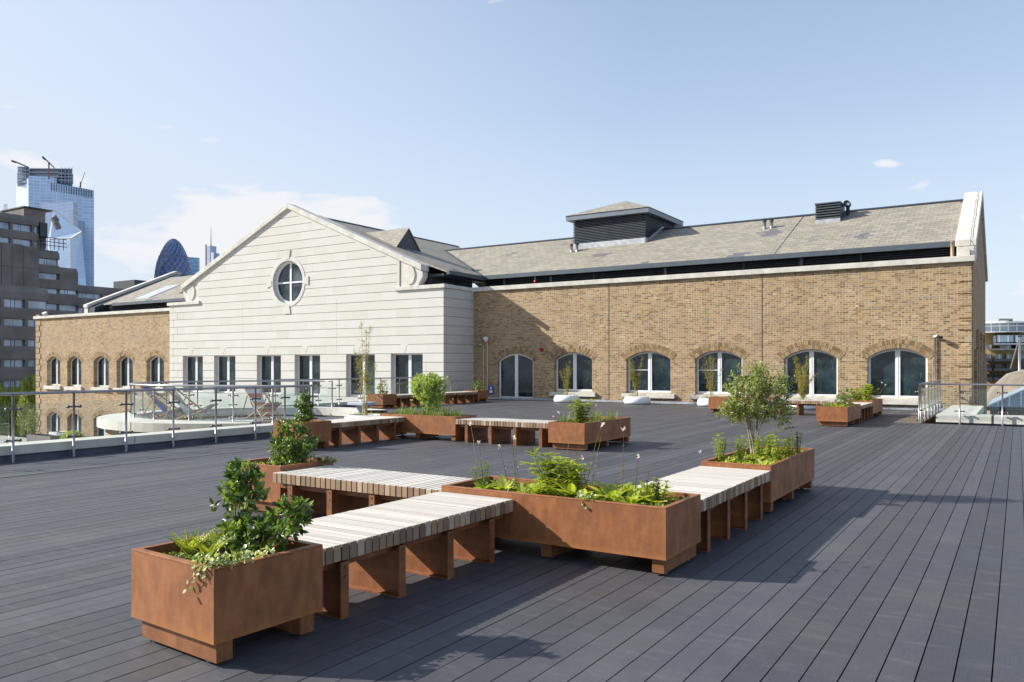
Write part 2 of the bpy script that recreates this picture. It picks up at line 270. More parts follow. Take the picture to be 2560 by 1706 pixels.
# ---------------------------------------------------------------- mesh helpers
class MB:
    def __init__(s): s.v = []; s.f = []; s.r = []; s.m = []; s.fix = False
    def add(s, vs, fs, r=None, mi=0):
        b = len(s.v); r = random.random() if r is None else r
        s.v += [tuple(p) for p in vs]; s.f += [tuple(b + i for i in f) for f in fs]; s.r += [r] * len(fs); s.m += [mi] * len(fs); return s
    def box(s, x0, x1, y0, y1, z0, z1, r=None, mi=0):
        return s.add([(x0, y0, z0), (x1, y0, z0), (x1, y1, z0), (x0, y1, z0), (x0, y0, z1), (x1, y0, z1), (x1, y1, z1), (x0, y1, z1)],
                     [(0, 3, 2, 1), (4, 5, 6, 7), (0, 1, 5, 4), (1, 2, 6, 5), (2, 3, 7, 6), (3, 0, 4, 7)], r, mi)
    def prism(s, pts, axis, a, b, r=None, mi=0):
        # pts: polygon in the other two axes, order (x,z) for axis y, (y,z) for axis x, (x,y) for axis z
        def P(p, t): return {'y': (p[0], t, p[1]), 'x': (t, p[0], p[1]), 'z': (p[0], p[1], t)}[axis]
        s.fix = True; n = len(pts); vs = [P(p, a) for p in pts] + [P(p, b) for p in pts]
        fs = [tuple(range(n - 1, -1, -1)), tuple(range(n, 2 * n))] + [(i, (i + 1) % n, n + (i + 1) % n, n + i) for i in range(n)]
        return s.add(vs, fs, r, mi)
    def tube(s, pts, rad, n=8, r=None, cap=True, mi=0):
        pts = [Vector(p) for p in pts]; rads = rad if isinstance(rad, (list, tuple)) else [rad] * len(pts); vs = []
        for i, p in enumerate(pts):
            d = (pts[min(i + 1, len(pts) - 1)] - pts[max(i - 1, 0)]).normalized()
            a = d.cross(Vector((0, 0, 1)) if abs(d.z) < .95 else Vector((1, 0, 0))).normalized(); b = d.cross(a)
            for k in range(n):
                t = 2 * math.pi * k / n; vs.append(p + (a * math.cos(t) + b * math.sin(t)) * rads[i])
        fs = [(i * n + k, i * n + (k + 1) % n, (i + 1) * n + (k + 1) % n, (i + 1) * n + k) for i in range(len(pts) - 1) for k in range(n)]
        if cap: fs += [tuple(range(n)), tuple(range((len(pts) - 1) * n, len(pts) * n))[::-1]]
        return s.add(vs, fs, r, mi)
    def lathe(s, prof, n=24, c=(0, 0, 0), r=None, sy=1.):
        vs = [(c[0] + q * math.cos(2 * math.pi * k / n), c[1] + sy * q * math.sin(2 * math.pi * k / n), c[2] + z) for q, z in prof for k in range(n)]
        fs = [(i * n + k, i * n + (k + 1) % n, (i + 1) * n + (k + 1) % n, (i + 1) * n + k) for i in range(len(prof) - 1) for k in range(n)]
        return s.add(vs, fs, r)
    def leaf(s, p, d, L_, W, up=None, r=None, fold=.18):
        d = Vector(d).normalized(); up = Vector(up) if up else Vector((random.uniform(-.5, .5), random.uniform(-.5, .5), 1))
        sd_ = d.cross(up); sd_ = sd_.normalized() if sd_.length > 1e-4 else Vector((1, 0, 0)); nn = sd_.cross(d); p = Vector(p)
        c1 = p + d * L_ * .3 - nn * W * fold; c2 = p + d * L_ * .66 - nn * W * fold * .8
        return s.add([p, p + d * L_ * .28 + sd_ * W * .46, p + d * L_ * .64 + sd_ * W * .44, p + d * L_ - nn * L_ * .10, p + d * L_ * .64 - sd_ * W * .44, p + d * L_ * .28 - sd_ * W * .46, c1, c2],
                     [(0, 6, 1), (1, 6, 7, 2), (2, 7, 3), (0, 5, 6), (5, 4, 7, 6), (4, 3, 7)], r)
    def blade(s, p, d, L_, W, bend=.5, seg=4, r=None, prof=None):
        p = Vector(p); d = Vector(d).normalized(); h_ = Vector((d.x, d.y, 0)); h_ = h_.normalized() if h_.length > 1e-3 else Vector((1, 0, 0))
        sd_ = Vector((-h_.y, h_.x, 0)); vs = []; q = p.copy(); st = L_ / seg; dd = d.copy()
        prof = prof or [.35, .8, 1, .75, .08]
        for i in range(seg + 1):
            w_ = W * .5 * prof[min(int(i * (len(prof) - 1) / seg + .5), len(prof) - 1)]
            vs += [q - sd_ * w_, q + Vector((0, 0, -w_ * .35)), q + sd_ * w_]; dd = (dd + (h_ * .5 - Vector((0, 0, 1))) * bend / seg).normalized(); q = q + dd * st
        fs = []
        for i in range(seg): a = i * 3; fs += [(a, a + 1, a + 4, a + 3), (a + 1, a + 2, a + 5, a + 4)]
        return s.add(vs, fs, r)
    def build(s, name, mat, parent=None, smooth=False, bevel=0., seg=2, world=False):
        me = bpy.data.meshes.new(name); vs = s.v
        if world and parent is not None:
            o_ = W0(parent); vs = [(a - o_[0], b - o_[1], c - o_[2]) for a, b, c in vs]
        me.from_pydata(vs, [], s.f); mats = mat if isinstance(mat, (list, tuple)) else [mat]
        for m_ in mats: me.materials.append(m_)
        if len(mats) > 1: me.polygons.foreach_set('material_index', s.m)
        at_ = me.attributes.new('rnd', 'FLOAT', 'FACE'); at_.data.foreach_set('value', s.r)
        if smooth: me.polygons.foreach_set('use_smooth', [True] * len(me.polygons))
        if s.fix:
            bm = bmesh.new(); bm.from_mesh(me); bmesh.ops.recalc_face_normals(bm, faces=bm.faces); bm.to_mesh(me); bm.free()
        me.update(); o = bpy.data.objects.new(name, me); COL.objects.link(o)
        if parent is not None: o.parent = parent
        if bevel: b = o.modifiers.new('bevel', 'BEVEL'); b.width = bevel; b.segments = seg; b.limit_method = 'ANGLE'
        return o
def W0(o):
    v = Vector((0, 0, 0))
    while o is not None: v += o.location; o = o.parent
    return v
def tag(o, label=None, cat=None, group=None, kind=None):
    if label: o['label'] = label
    if cat: o['category'] = cat
    if group: o['group'] = group
    if kind: o['kind'] = kind
    return o
def thing(name, label, cat, loc=(0, 0, 0), rz=0, group=None):
    o = bpy.data.objects.new(name, None); COL.objects.link(o); o.location = loc; o.rotation_euler = (0, 0, rz); o.empty_display_size = .2
    return tag(o, label, cat, group)
def kids(o): return [c for c in bpy.data.objects if c.parent == o]
def copy_tree(o, parent=None):
    c = o.copy(); COL.objects.link(c); c.parent = parent
    for ch in kids(o): copy_tree(ch, c)
    return c
def boolean(o, cutters, self_=False):
    for c in cutters:
        m = o.modifiers.new('cut', 'BOOLEAN'); m.operation = 'DIFFERENCE'; m.object = c; m.solver = 'EXACT'; m.use_self = self_
        bpy.context.view_layer.update()
        dg = bpy.context.evaluated_depsgraph_get(); me = bpy.data.meshes.new_from_object(o.evaluated_get(dg)); o.modifiers.remove(m); o.data = me
    for c in cutters: bpy.data.objects.remove(c)
def arch_pts(x0, x1, z0, zs, zt, n=10):
    # outline: straight sides to zs then a segmental arch rising to zt
    hw = (x1 - x0) / 2; rise = zt - zs; rad = (hw * hw + rise * rise) / (2 * rise); cx = (x0 + x1) / 2; cz = zt - rad; a = math.asin(min(1, hw / rad))
    return [(x0, z0), (x1, z0)] + [(cx + rad * math.sin(a - 2 * a * i / n), cz + rad * math.cos(a - 2 * a * i / n)) for i in range(n + 1)]
# place on the photo's ground from bearing and distance (used for the far skyline only)
CY, SY = math.cos(R(YAW)), math.sin(R(YAW))
def far(px, d): u = (px - 1280) / 1991 * d; return (-SY * d + CY * u, CY * d + SY * u)
def farz(py, d): return 1.6 + (916 - py) / 1991 * d
# ================================================================ ground and deck
g = MB(); g.add([(-3000, -500, -9), (3000, -500, -9), (3000, 5000, -9), (-3000, 5000, -9)], [(0, 1, 2, 3)]); tag(g.build('ground', M_GROUND), kind='structure')
g = MB(); g.box(-75, -14.6, -12, 32.2, -4.4, -4.0); tag(g.build('terrace', M_TERR), kind='structure')
g = MB(); g.box(-0.2, 30, 25.6, 60, -3.4, -3.0); g.box(-8, 30, 46, 46.2, -9, -3.4); tag(g.build('lower_roof_paving', M_TERR), kind='structure')
g = MB(); P_ = .1650
x = -21.4
while x < 9.0:
    xm = x + P_ / 2
    if xm < -18.6: y0, y1 = 18.7, 32.05
    elif xm < -14.1: y0, y1 = 13.45, 32.05
    elif xm < -2.95: y0, y1 = -6.0, 32.05
    else: y0, y1 = -6.0, 24.95
    y = y0 - random.uniform(0, 9); r0 = random.random()
    while y < y1:
        a, b = max(y, y0), min(y + 14.4, y1)
        if b - a > .02: g.box(x + .0038, x + P_ - .0038, a + .001, b - .001, -.024, random.uniform(-.0008, .0008), min(1, max(0, r0 + random.uniform(-.25, .25))))
        y += 14.4
    x += P_
tag(g.build('deck', M_DECK), kind='structure')
g = MB(); g.box(-14.1, 9, -6, 24.95, -.5, -.06); g.box(-18.6, -2.95, 24.95, 32.2, -.5, -.06); g.box(-18.6, -14.1, 13.4, 24.95, -.5, -.06); g.box(-21.5, -18.6, 18.6, 32.2, -.5, -.06)
g.box(-14.1, 9, -6, 24.9, -4, -.5); g.box(-22.7, -1.5, 32.2, 32.25, -4, -.5)
tag(g.build('deck_underlay', M_BLACK), kind='structure')
g = MB(); n_ = 14
for i in range(n_):
    for j in range(60):
        x = -2.93 + .55 * (i + random.random()) / n_; y = 25.0 + 7.1 * (j + random.random()) / 60; s_ = random.uniform(.02, .045)
        g.tube([(x, y, -.03), (x + s_ * .2, y, s_ * .5)], [s_, s_ * .4], 5)
g.box(-2.95, -2.36, 24.97, 32.2, -.07, -.03); tag(g.build('gravel', M_GRAV), kind='stuff', label='strip of loose gravel between the deck edge and the glass railing', cat='gravel')
g = MB(); g.lathe([(0.01, -.03), (3.55, -.03)], 48, (-18.5, 15.3, 0)); g.box(-18.6, -15.5, 13.4, 18.6, -.05, -.033); tag(g.build('balcony_floor', plain('grey_paving', (.20, .20, .21), .7, 0, .1, 2)), kind='structure')

# ================================================================ stone gabled block
sb = thing('gabled_stone_building', 'pale stone block with a pointed gable, a round window and six tall openings', 'building', (-33.3, 29.86, 0))
zr = lambda x: 10.12 - .425 * abs(x + 33.3)
b = MB()
poly = [(-43.8, -4.2), (-22.8, -4.2), (-22.8, 5.28), (-25.5, 5.28), (-25.5, zr(-25.5)), (-33.3, zr(-33.3)), (-41.1, zr(-41.1)), (-41.1, 5.28), (-43.8, 5.28)]
b.prism(poly, 'y', 29.86, 32.298, .5); wall = b.build('wall', M_STONE, sb, world=True)
OFF = -Vector(sb.location)
WX = [(-42.5, -40.6), (-39.57, -37.68), (-35.86, -33.91), (-32.84, -30.92), (-29.06, -27.1), (-26.05, -24.05)]
c = MB()
for a, e in WX: c.box(a, e, 29.5, 31.6, .05, 2.22)
c.lathe([(0.001, 0), (1.16, 0), (1.16, 2.0), (0.001, 2.0)], 40)
ring_v = len(c.v) - 160
for i in range(ring_v, len(c.v)): vx, vy, vz = c.v[i]; c.v[i] = (-33.37 + vx, 31.5 - vz, 6.15 + vy)
cut1 = c.build('cutter', M_STONE, sb, world=True)
boolean(wall, [cut1])
gz = [2.22 + .4367 * k for k in range(-5, 18)]
c = MB(); c2 = MB()
for z in gz:
    if z > 9.9: continue
    hw = 12 if z < 5.27 else 7.4 if z < 6.9 else (10.12 - z) / .425 - .35
    x0, x1 = (-44, -22.6) if z < 5.27 else (-33.3 - hw - (.25 if z < 6.9 else 0), -33.3 + hw + (.25 if z < 6.9 else 0))
    if abs(z - (2.22 + .4367)) < .01:
        prev = x0
        for a, e in WX:
            m_ = (a + e) / 2; c.box(prev, m_ - .38, 29.7, 29.91, z - .012, z + .012); prev = m_ + .10
        c.box(prev, x1, 29.7, 29.91, z - .012, z + .012)
    else:
        # courses stop at the ring round the round window
        dz = abs(z - 6.15)
        if dz < 1.42:
            h_ = math.sqrt(1.42 ** 2 - dz * dz); c.box(x0, -33.37 - h_, 29.7, 29.91, z - .012, z + .012); c.box(-33.37 + h_, x1, 29.7, 29.91, z - .012, z + .012)
        else: c.box(x0, x1, 29.7, 29.91, z - .012, z + .012)
    if z < 5.27: c2.box(-22.85, -22.5, 29.912, 32.3, z - .012, z + .012); c2.box(-44, -43.75, 29.912, 32.3, z - .012, z + .012)
for k in range(len(gz)):
    z = gz[k]
    if z > 4.9: break
    xx = -43.42 if k % 2 else -43.02; c2.box(xx - .012, xx + .012, 29.7, 29.893, z + .019, z + .4177)
for a, e in WX:
    m_ = (a + e) / 2; c2.prism([(m_ - .13, 2.245), (m_ - .10, 2.245), (m_ + .055, 2.635), (m_ + .025, 2.635)], 'y', 29.7, 29.893)
for xx in (-37.04, -29.73): c2.box(xx - .006, xx + .006, 29.7, 29.875, 2.24, 5.1)
ca = c.build('cutter', M_STONE, sb, world=True); cb = c2.build('cutter', M_STONE, sb, world=True)
boolean(wall, [ca, cb])
# gable copings and shoulders
for s_ in (-1, 1):
    X = lambda d: -33.3 + s_ * d
    m = MB(); p = [(X(0), 10.12), (X(0), 10.40), (X(9.25), 10.40 - .425 * 9.25), (X(9.25), 10.12 - .425 * 9.25 - .02)]
    m.prism(p, 'y', 29.74, 30.34); m.build('gable_coping', M_COPE, sb, world=True, bevel=.02)
    m = MB(); a, e = sorted((X(7.55), X(10.55 + .08))); m.box(a, e, 29.76, 30.4, 5.285, 5.47)
    if s_ > 0: m.box(-23.2, -22.72, 30.402, 32.2, 5.287, 5.47)
    m.build('shoulder_coping', M_COPE, sb, world=True, bevel=.012)
    # volute bracket: outline of an S shaped scroll
    sc_ = [(7.82, 5.47), (8.95, 5.47), (9.02, 5.62), (9.12, 5.75), (9.22, 5.92), (9.22, 6.1), (9.12, 6.26), (8.98, 6.36), (8.86, 6.5), (8.80, 6.62), (7.82, 6.80)]
    m = MB(); m.prism([(X(a_), b_) for a_, b_ in sc_], 'y', 29.90, 30.30); br = m.build('scroll_bracket', M_STONE, sb, world=True, bevel=.015)
    m = MB(); m.prism([(X(8.42) + .34 * math.cos(t * math.pi / 14), 6.02 + (.46) * math.sin(t * math.pi / 14)) for t in range(28)], 'y', 29.85, 29.905)
    q = m.build('scroll_boss', M_COPE, br); 
    for v in q.data.vertices: v.co += OFF
# round window
m = MB(); nn_ = 48
def ringm(m, cx, y, cz, r0, r1, y1):
    vs = []
    for k in range(nn_):
        t = 2 * math.pi * k / nn_; cs, sn = math.cos(t), math.sin(t)
        vs += [(cx + r0 * cs, y, cz + r0 * sn), (cx + r1 * cs, y, cz + r1 * sn), (cx + r1 * cs, y1, cz + r1 * sn), (cx + r0 * cs, y1, cz + r0 * sn)]
    fs = []
    for k in range(nn_):
        a = 4 * k; b_ = 4 * ((k + 1) % nn_)
        for i in range(4): fs.append((a + i, a + (i + 1) % 4, b_ + (i + 1) % 4, b_ + i))
    m.add(vs, fs)
ringm(m, -33.37, 29.835, 6.15, 1.162, 1.36, 29.95)
rw = m.build('window_surround', M_STONE, sb, world=True, bevel=.01)
for a_, w_ in ((90, .2), (270, .2), (0, .2), (180, .2)):
    m = MB(); t = R(a_); d = (math.cos(t), math.sin(t)); e_ = (-d[1], d[0]); r0, r1 = 1.24, (1.72 if a_ in (90, 270) else 1.62)
    P4 = [(-33.37 + d[0] * r + e_[0] * k_, 6.15 + d[1] * r + e_[1] * k_) for r, k_ in ((r0, -.15), (r1, -.24), (r1, .24), (r0, .15))]
    m.prism(P4, 'y', 29.815, 29.9); m.build('keystone', M_STONE, sb, world=True, bevel=.01)
wf = MB(); ringm(wf, -33.37, 30.06, 6.15, 1.04, 1.165, 30.16); wf.box(-33.43, -33.31, 30.065, 30.15, 5.08, 7.22); wf.box(-34.42, -32.32, 30.07, 30.145, 6.11, 6.19)
wn = wf.build('round_window', M_WHITE, sb, world=True)
m = MB(); m.lathe([(0.001, 0), (1.15, 0)], 40)
for i, (vx, vy, vz) in enumerate(m.v): m.v[i] = (-33.37 + vx + 33.3, 30.11 - 29.86, 6.15 + vy)
m.build('pane', m_pane('oculus_glass', (.02, .03, .035), .12, (.10, .13, .15)), wn)
def rect_window(parent, x0, x1, z0, z1, y, fw=.055, arch=None, door=False, transom=None):
    out = arch_pts(x0, x1, z0, arch[0], arch[1]) if arch else [(x0, z0), (x1, z0), (x1, z1), (x0, z1)]
    cx = (x0 + x1) / 2; cz = sum(p[1] for p in out) / len(out)
    if arch:
        inn = arch_pts(x0 + fw, x1 - fw, z0 + fw * 1.6, arch[0], arch[1] - fw)
    else: inn = [(x0 + fw, z0 + fw * 1.6), (x1 - fw, z0 + fw * 1.6), (x1 - fw, z1 - fw), (x0 + fw, z1 - fw)]
    m = MB(); n = len(out)
    vs = [(p[0], y, p[1]) for p in out] + [(p[0], y, p[1]) for p in inn] + [(p[0], y + .07, p[1]) for p in out] + [(p[0], y + .07, p[1]) for p in inn]
    fs = []
    for i in range(n):
        j = (i + 1) % n; fs += [(i, j, n + j, n + i), (n + i, n + j, 3 * n + j, 3 * n + i), (2 * n + j, 2 * n + i, i, j)]
    m.add(vs, fs)
    zt = (arch[1] if arch else z1) - fw * .8
    m.box(cx - .085, cx + .085, y - .012, y + .06, z0 + fw, zt)
    m.box(cx - .012, cx + .012, y - .022, y - .012, z0 + fw, zt - .02)
    if transom: m.box(x0 + fw, cx - .08, y + .005, y + .055, transom, transom + .03)
    fr = m.build('door' if door else 'window', M_WHITE, parent, world=True)
    p = MB(); vv = [(a, y + .035, b_) for a, b_ in inn]; p.add(vv, [tuple(range(len(vv)))]); q = p.build('pane', M_PANE, fr, world=True)
    return fr
for a, e in WX: rect_window(sb, a + .003, e - .003, .053, 2.217, 30.13)
# roof behind the gable: ridge runs back, eaves at x -23.0 and -43.6
ro = MB(); E1, E2, ZE, ZRG = -23.0, -43.6, 6.14, 10.02
ro.prism([(E1, ZE), (E1, ZE - .06), (-33.3, ZRG - .3), (E2, ZE - .06), (E2, ZE), (-33.3, ZRG)], 'y', 30.36, 45.2)
wroof = ro.build('roof', M_SLY, sb, world=True)
m = MB(); m.prism([(-33.5, ZRG - .04), (-33.1, ZRG - .04), (-33.3, ZRG + .06)], 'y', 30.36, 45.25); m.build('ridge_tile', M_DARK, wroof, world=True)
m = MB(); m.box(-23.0, -22.84, 30.36, 33.5, 5.98, 6.16); m.build('gutter', M_GUT, wroof, world=True)
m = MB(); m.box(-24.3, -24.0, 30.4, 33.9, 5.0, 6.1); m.box(-24.0, -23.2, 30.4, 34, 5.92, 6.04)
cs = m.build('clerestory', M_DARK, sb, world=True)
for a in (30.75, 32.35, 33.15):
    m = MB(); m.box(-23.995, -23.98, a, a + (.95 if a < 31 else .62), 5.3, 5.78); m.build('clerestory_pane', m_pane('clerestory_glass', (.02, .035, .035), .05, (.09, .13, .12)), cs, world=True)
m = MB(); m.box(-24.0, -23.86, 31.95, 32.1, 5.2, 5.98); m.build('post', M_GUT, cs, world=True)
# little gabled dormer on the right slope
dz = lambda X_: ZE + (X_ - E1) * (ZRG - ZE) / (-33.3 - E1)
fx, ax_, bk = -27.55, 9.02, -30.75
do = MB(); do.add([(fx, 32.0, dz(fx)), (fx, 34.1, dz(fx)), (fx, 33.05, ax_), (bk, 33.05, ax_ + .02)], [(0, 2, 3), (1, 3, 2)]); dm = do.build('dormer_roof', M_SLX, sb, world=True)
sd2 = dm.modifiers.new('thick', 'SOLIDIFY'); sd2.thickness = .05
m = MB(); m.prism([(32.12, dz(fx) - .05), (33.98, dz(fx) - .05), (33.05, ax_ - .08)], 'x', fx - .3, fx - .06); dfc = m.build('dormer_face', M_DARK, sb, world=True)

# ================================================================ brick wings
M_SANDJ = plain('joint_mastic', (.13, .10, .075), .8)
def brick_wing(name, label, X0, X1, ztop, zbot, wins, ysd, doorx=None):
    t = thing(name, label, 'building', ((X0 + X1) / 2, 32.3, 0))
    b = MB(); b.box(X0, X1, 32.3, 32.75, zbot, ztop, .5); wl = b.build('wall', M_BRX, t, world=True)
    c = MB()
    for k, w_ in enumerate(wins):
        c.prism(arch_pts(w_[0], w_[1], w_[2], w_[3], w_[4]), 'y', 32.0, 32.9 + .001 * k)
    boolean(wl, [c.build('cutter', M_BRX, t, world=True)])
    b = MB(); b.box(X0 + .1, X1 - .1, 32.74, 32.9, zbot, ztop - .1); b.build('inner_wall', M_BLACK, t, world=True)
    for w_ in wins:
        x0, x1, z0, zs, zt = w_[:5]; dr = len(w_) > 5 and w_[5] == 'door'
        rect_window(t, x0 + .003, x1 - .003, z0 + .003, zs, 32.3 + (.10 if dr else ysd), .08, arch=(zs, zt - .003), door=dr, transom=(w_[6] if len(w_) > 6 else None))
        # radial brick arch over the opening, each brick set slightly proud
        hw = (x1 - x0) / 2; rise = zt - zs; rad = (hw * hw + rise * rise) / (2 * rise); cx = (x0 + x1) / 2; cz = zt - rad; a = math.asin(min(1, hw / rad)) + .05
        m = MB(); nb = max(9, int(2 * a * (rad + .16) / .078))
        for row in range(2):
            r0 = rad + .004 + row * .168; r1 = r0 + .160
            for i in range(nb):
                t0 = -a + 2 * a * (i + .07) / nb; t1 = -a + 2 * a * (i + .93) / nb
                pp = [(cx + r * math.sin(t_), cz + r * math.cos(t_)) for r, t_ in ((r0, t0), (r1, t0), (r1, t1), (r0, t1))]
                m.prism(pp[::-1], 'y', 32.288 + random.uniform(-.002, .002), 32.31)
        m.build('brick_arch', M_ARCH, t, world=True)
    return t
# right wing
SP = .41
wr = [(-21.33, -19.35, .005, 1.84, 2.22, 'door'), (-18.21, -16.25, SP, 1.90, 2.24), (-14.57, -12.51, SP, 1.90, 2.25, '', 1.42), (-11.44, -9.46, SP, 1.90, 2.25, '', 1.42), (-7.81, -5.81, .38, 1.90, 2.26), (-4.77, -2.76, .38, 1.90, 2.26)]
rb = brick_wing('brick_warehouse', 'long brown stock brick warehouse wing with five arched windows and a glass door', -22.95, -1.4, 5.28, -9, wr, .2)
for w_ in wr[1:]:
    m = MB(); wide = .24 if w_[0] < -8 else 0.0
    m.box(w_[0] - .2, w_[1] + .2, 32.17, 32.5, w_[2] - .19, w_[2] - .001); m.box(w_[0] + .01, w_[1] - .01, 32.44, 32.52, w_[2], w_[2] + .07)
    m.build('window_sill', M_COPE, rb, world=True, bevel=.01)
m = MB(); m.box(-22.78, -1.28, 32.18, 32.95, 5.285, 5.49)
cp = m.build('coping', M_COPE, rb, world=True, bevel=.012)
for k in range(20): pass
m = MB(); m.box(-22.7, -1.42, 32.262, 32.297, .0, .10); m.build('base_flashing', M_LEAD, rb, world=True)
# brick quoins at the right hand corner
m = MB()
for k in range(-6, 12):
    z = 2.0 + .43 * k
    if z + .4 < 5.26: m.box(-1.80, -1.385, 32.262, 32.4, z + .025, z + .41, .5)
m.build('quoin', M_BRX, rb, world=True)
for xx, nm in ((-15.42, 0), (-8.67, 0)):
    m = MB(); m.box(xx - .012, xx + .012, 32.29, 32.30, .4 if nm else .1, 5.27); m.build('movement_joint', M_SANDJ, rb, world=True)
# gable end wall facing right
ge = MB(); ge.prism([(32.76, -9), (45.3, -9), (45.3, 5.85), (39.1, 8.77), (33.3, 6.05), (32.76, 5.28)], 'x', -1.85, -1.36); gew = ge.build('gable_wall', M_BRY, rb, world=True)
for k in range(7):
    m = MB(); y = 33.6 + k * 1.65; m.box(-1.362, -1.27, y, y + .75, -9, 3.0 if k % 2 else 2.2); m.build('buttress', M_BRY, rb, world=True)
m = MB(); cpz = lambda y: 6.17 + (y - 33.0) * .467 if y < 39.1 else 6.17 + 6.1 * .467 - (y - 39.1) * .467
m.prism([(33.0, 6.17), (39.1, 9.02), (45.6, 5.99), (45.6, 5.75), (39.1, 8.78), (33.0, 5.93)][::-1], 'x', -1.93, -1.26); m.build('gable_coping', M_COPE, rb, world=True, bevel=.02)
m = MB(); m.prism([(32.85, 5.49), (33.75, 5.49), (33.75, 6.2), (33.1, 5.92), (32.85, 5.90)][::-1], 'x', -1.88, -1.28); m.build('kneeler', M_COPE, rb, world=True, bevel=.015)
m = MB(); pts = []
for i in range(30):
    y = 33.05 + 6.0 * i / 29; pts.append((-1.45 + .014 * math.sin(i * 1.1), y, cpz(y) + .05))
m.tube([(-1.45, 32.8, 5.5), (-1.45, 32.98, 6.1)] + pts, .009, 5); m.build('lightning_tape', M_DARK, rb, world=True)
# main roof
RZ0, RZ1, RY0, RY1 = 6.19, 8.70, 33.55, 39.1
mr = MB(); mr.prism([(RY0, RZ0 - .06), (RY0, RZ0), (RY1, RZ1), (44.8, RZ0), (44.8, RZ0 - .06), (RY1, RZ1 - .3)][::-1], 'x', -30.0, -1.9); mroof = mr.build('roof', M_SLX, rb, world=True)
m = MB(); m.prism([(38.95, RZ1 - .03), (39.25, RZ1 - .03), (39.1, RZ1 + .06)][::-1], 'x', -29.9, -1.95); m.build('ridge_tile', M_DARK, mroof, world=True)
m = MB(); m.box(-22.99, -1.95, 33.36, 33.56, 6.0, 6.2); m.build('gutter', M_GUT, mroof, world=True)
rzf = lambda y: RZ0 + (y - RY0) * (RZ1 - RZ0) / (RY1 - RY0)
for xx in (-8.55,):
    m = MB(); m.add([(xx, RY0 + .02, RZ0 + .012), (xx + .035, RY0 + .02, RZ0 + .012), (xx + .035, RY1 - .1, rzf(RY1 - .1) + .012), (xx, RY1 - .1, rzf(RY1 - .1) + .012)], [(0, 1, 2, 3)]); m.build('roof_joint', M_DARK, mroof, world=True)
vx = lambda z: E1 + (z - ZE) / (ZRG - ZE) * (-33.3 - E1)
m = MB(); pv = [(vx(z) , RY0 + (z - RZ0) / (RZ1 - RZ0) * (RY1 - RY0), z + .03) for z in (6.2, 7.0, 7.8, 8.65)]; m.tube(pv, .045, 5); m.build('valley_flashing', M_DARK, mroof, world=True)
# louvred band under the eaves
m = MB(); m.box(-23.2, -1.95, 34.0, 34.1, 5.0, 6.1)
lb = m.build('louvre_backing', M_BLACK, rb, world=True)
m = MB()
for k in range(8): z = 5.36 + k * .085; m.add([(-22.9, 33.86, z), (-1.96, 33.86, z), (-1.96, 33.95, z + .05), (-22.9, 33.95, z + .05), (-22.9, 33.86, z - .012), (-1.96, 33.86, z - .012)], [(0, 1, 2, 3), (4, 5, 1, 0)])
m.build('louvre_blades', M_LOUV, rb, world=True)
for xx in (-22.0, -19.3, -13.41, -7.55):
    m = MB(); m.box(xx, xx + .13, 33.78, 33.97, 5.2, 6.0); m.build('louvre_post', M_GUT, rb, world=True)
for xx in (-16.94, -9.88, -5.26):
    m = MB(); m.box(xx, xx + .06, 33.83, 33.97, 5.2, 6.0); m.build('louvre_post', M_DARK, rb, world=True)
# big louvred lantern
lt = thing('roof_lantern', 'large square louvred ventilation lantern with a pyramid slate cap on the long roof', 'roof vent', (-17.68, 39.1, 8))
m = MB(); m.box(-19.62, -15.74, 37.08, 41.12, 7.5, 9.2); m.build('core', M_BLACK, lt, world=True)
m = MB()
for k in range(14):
    z = 8.06 + k * .082
    m.add([(-19.72, 36.98, z), (-15.64, 36.98, z), (-15.64, 41.22, z), (-19.72, 41.22, z), (-19.62, 37.08, z + .06), (-15.74, 37.08, z + .06), (-15.74, 41.12, z + .06), (-19.62, 41.12, z + .06),
           (-19.72, 36.98, z - .022), (-15.64, 36.98, z - .022), (-15.64, 41.22, z - .022), (-19.72, 41.22, z - .022)],
          [(0, 1, 5, 4), (1, 2, 6, 5), (2, 3, 7, 6), (3, 0, 4, 7), (8, 9, 1, 0), (9, 10, 2, 1), (10, 11, 3, 2), (11, 8, 0, 3), (8, 11, 10, 9)])
m.build('louvre_blades', M_LOUV, lt, world=True)
m = MB(); m.box(-19.72, -15.64, 36.96, 37.04, 7.5, 8.0); m.prism([(36.98, 7.55), (36.98, 8.0), (37.3, 8.0), (39.1, 8.85), (39.3, 8.85), (39.3, 8.5), (38.6, 8.3)], 'x', -15.72, -15.6); m.build('lead_apron', M_LEAD, lt, world=True, bevel=.01)
m = MB(); m.box(-20.0, -15.36, 36.7, 41.5, 9.2, 9.44); m.build('fascia', plain('blue_grey_fascia', (.17, .20, .24), .4, .1, .1, 2), lt, world=True, bevel=.01)
m = MB(); m.add([(-20.04, 36.66, 9.45), (-15.32, 36.66, 9.45), (-15.32, 41.54, 9.45), (-20.04, 41.54, 9.45), (-17.68, 39.1, 10.42)], [(0, 1, 4), (1, 2, 4), (2, 3, 4), (3, 0, 4), (3, 2, 1, 0)]); m.build('cap', M_SLX, lt, world=True)
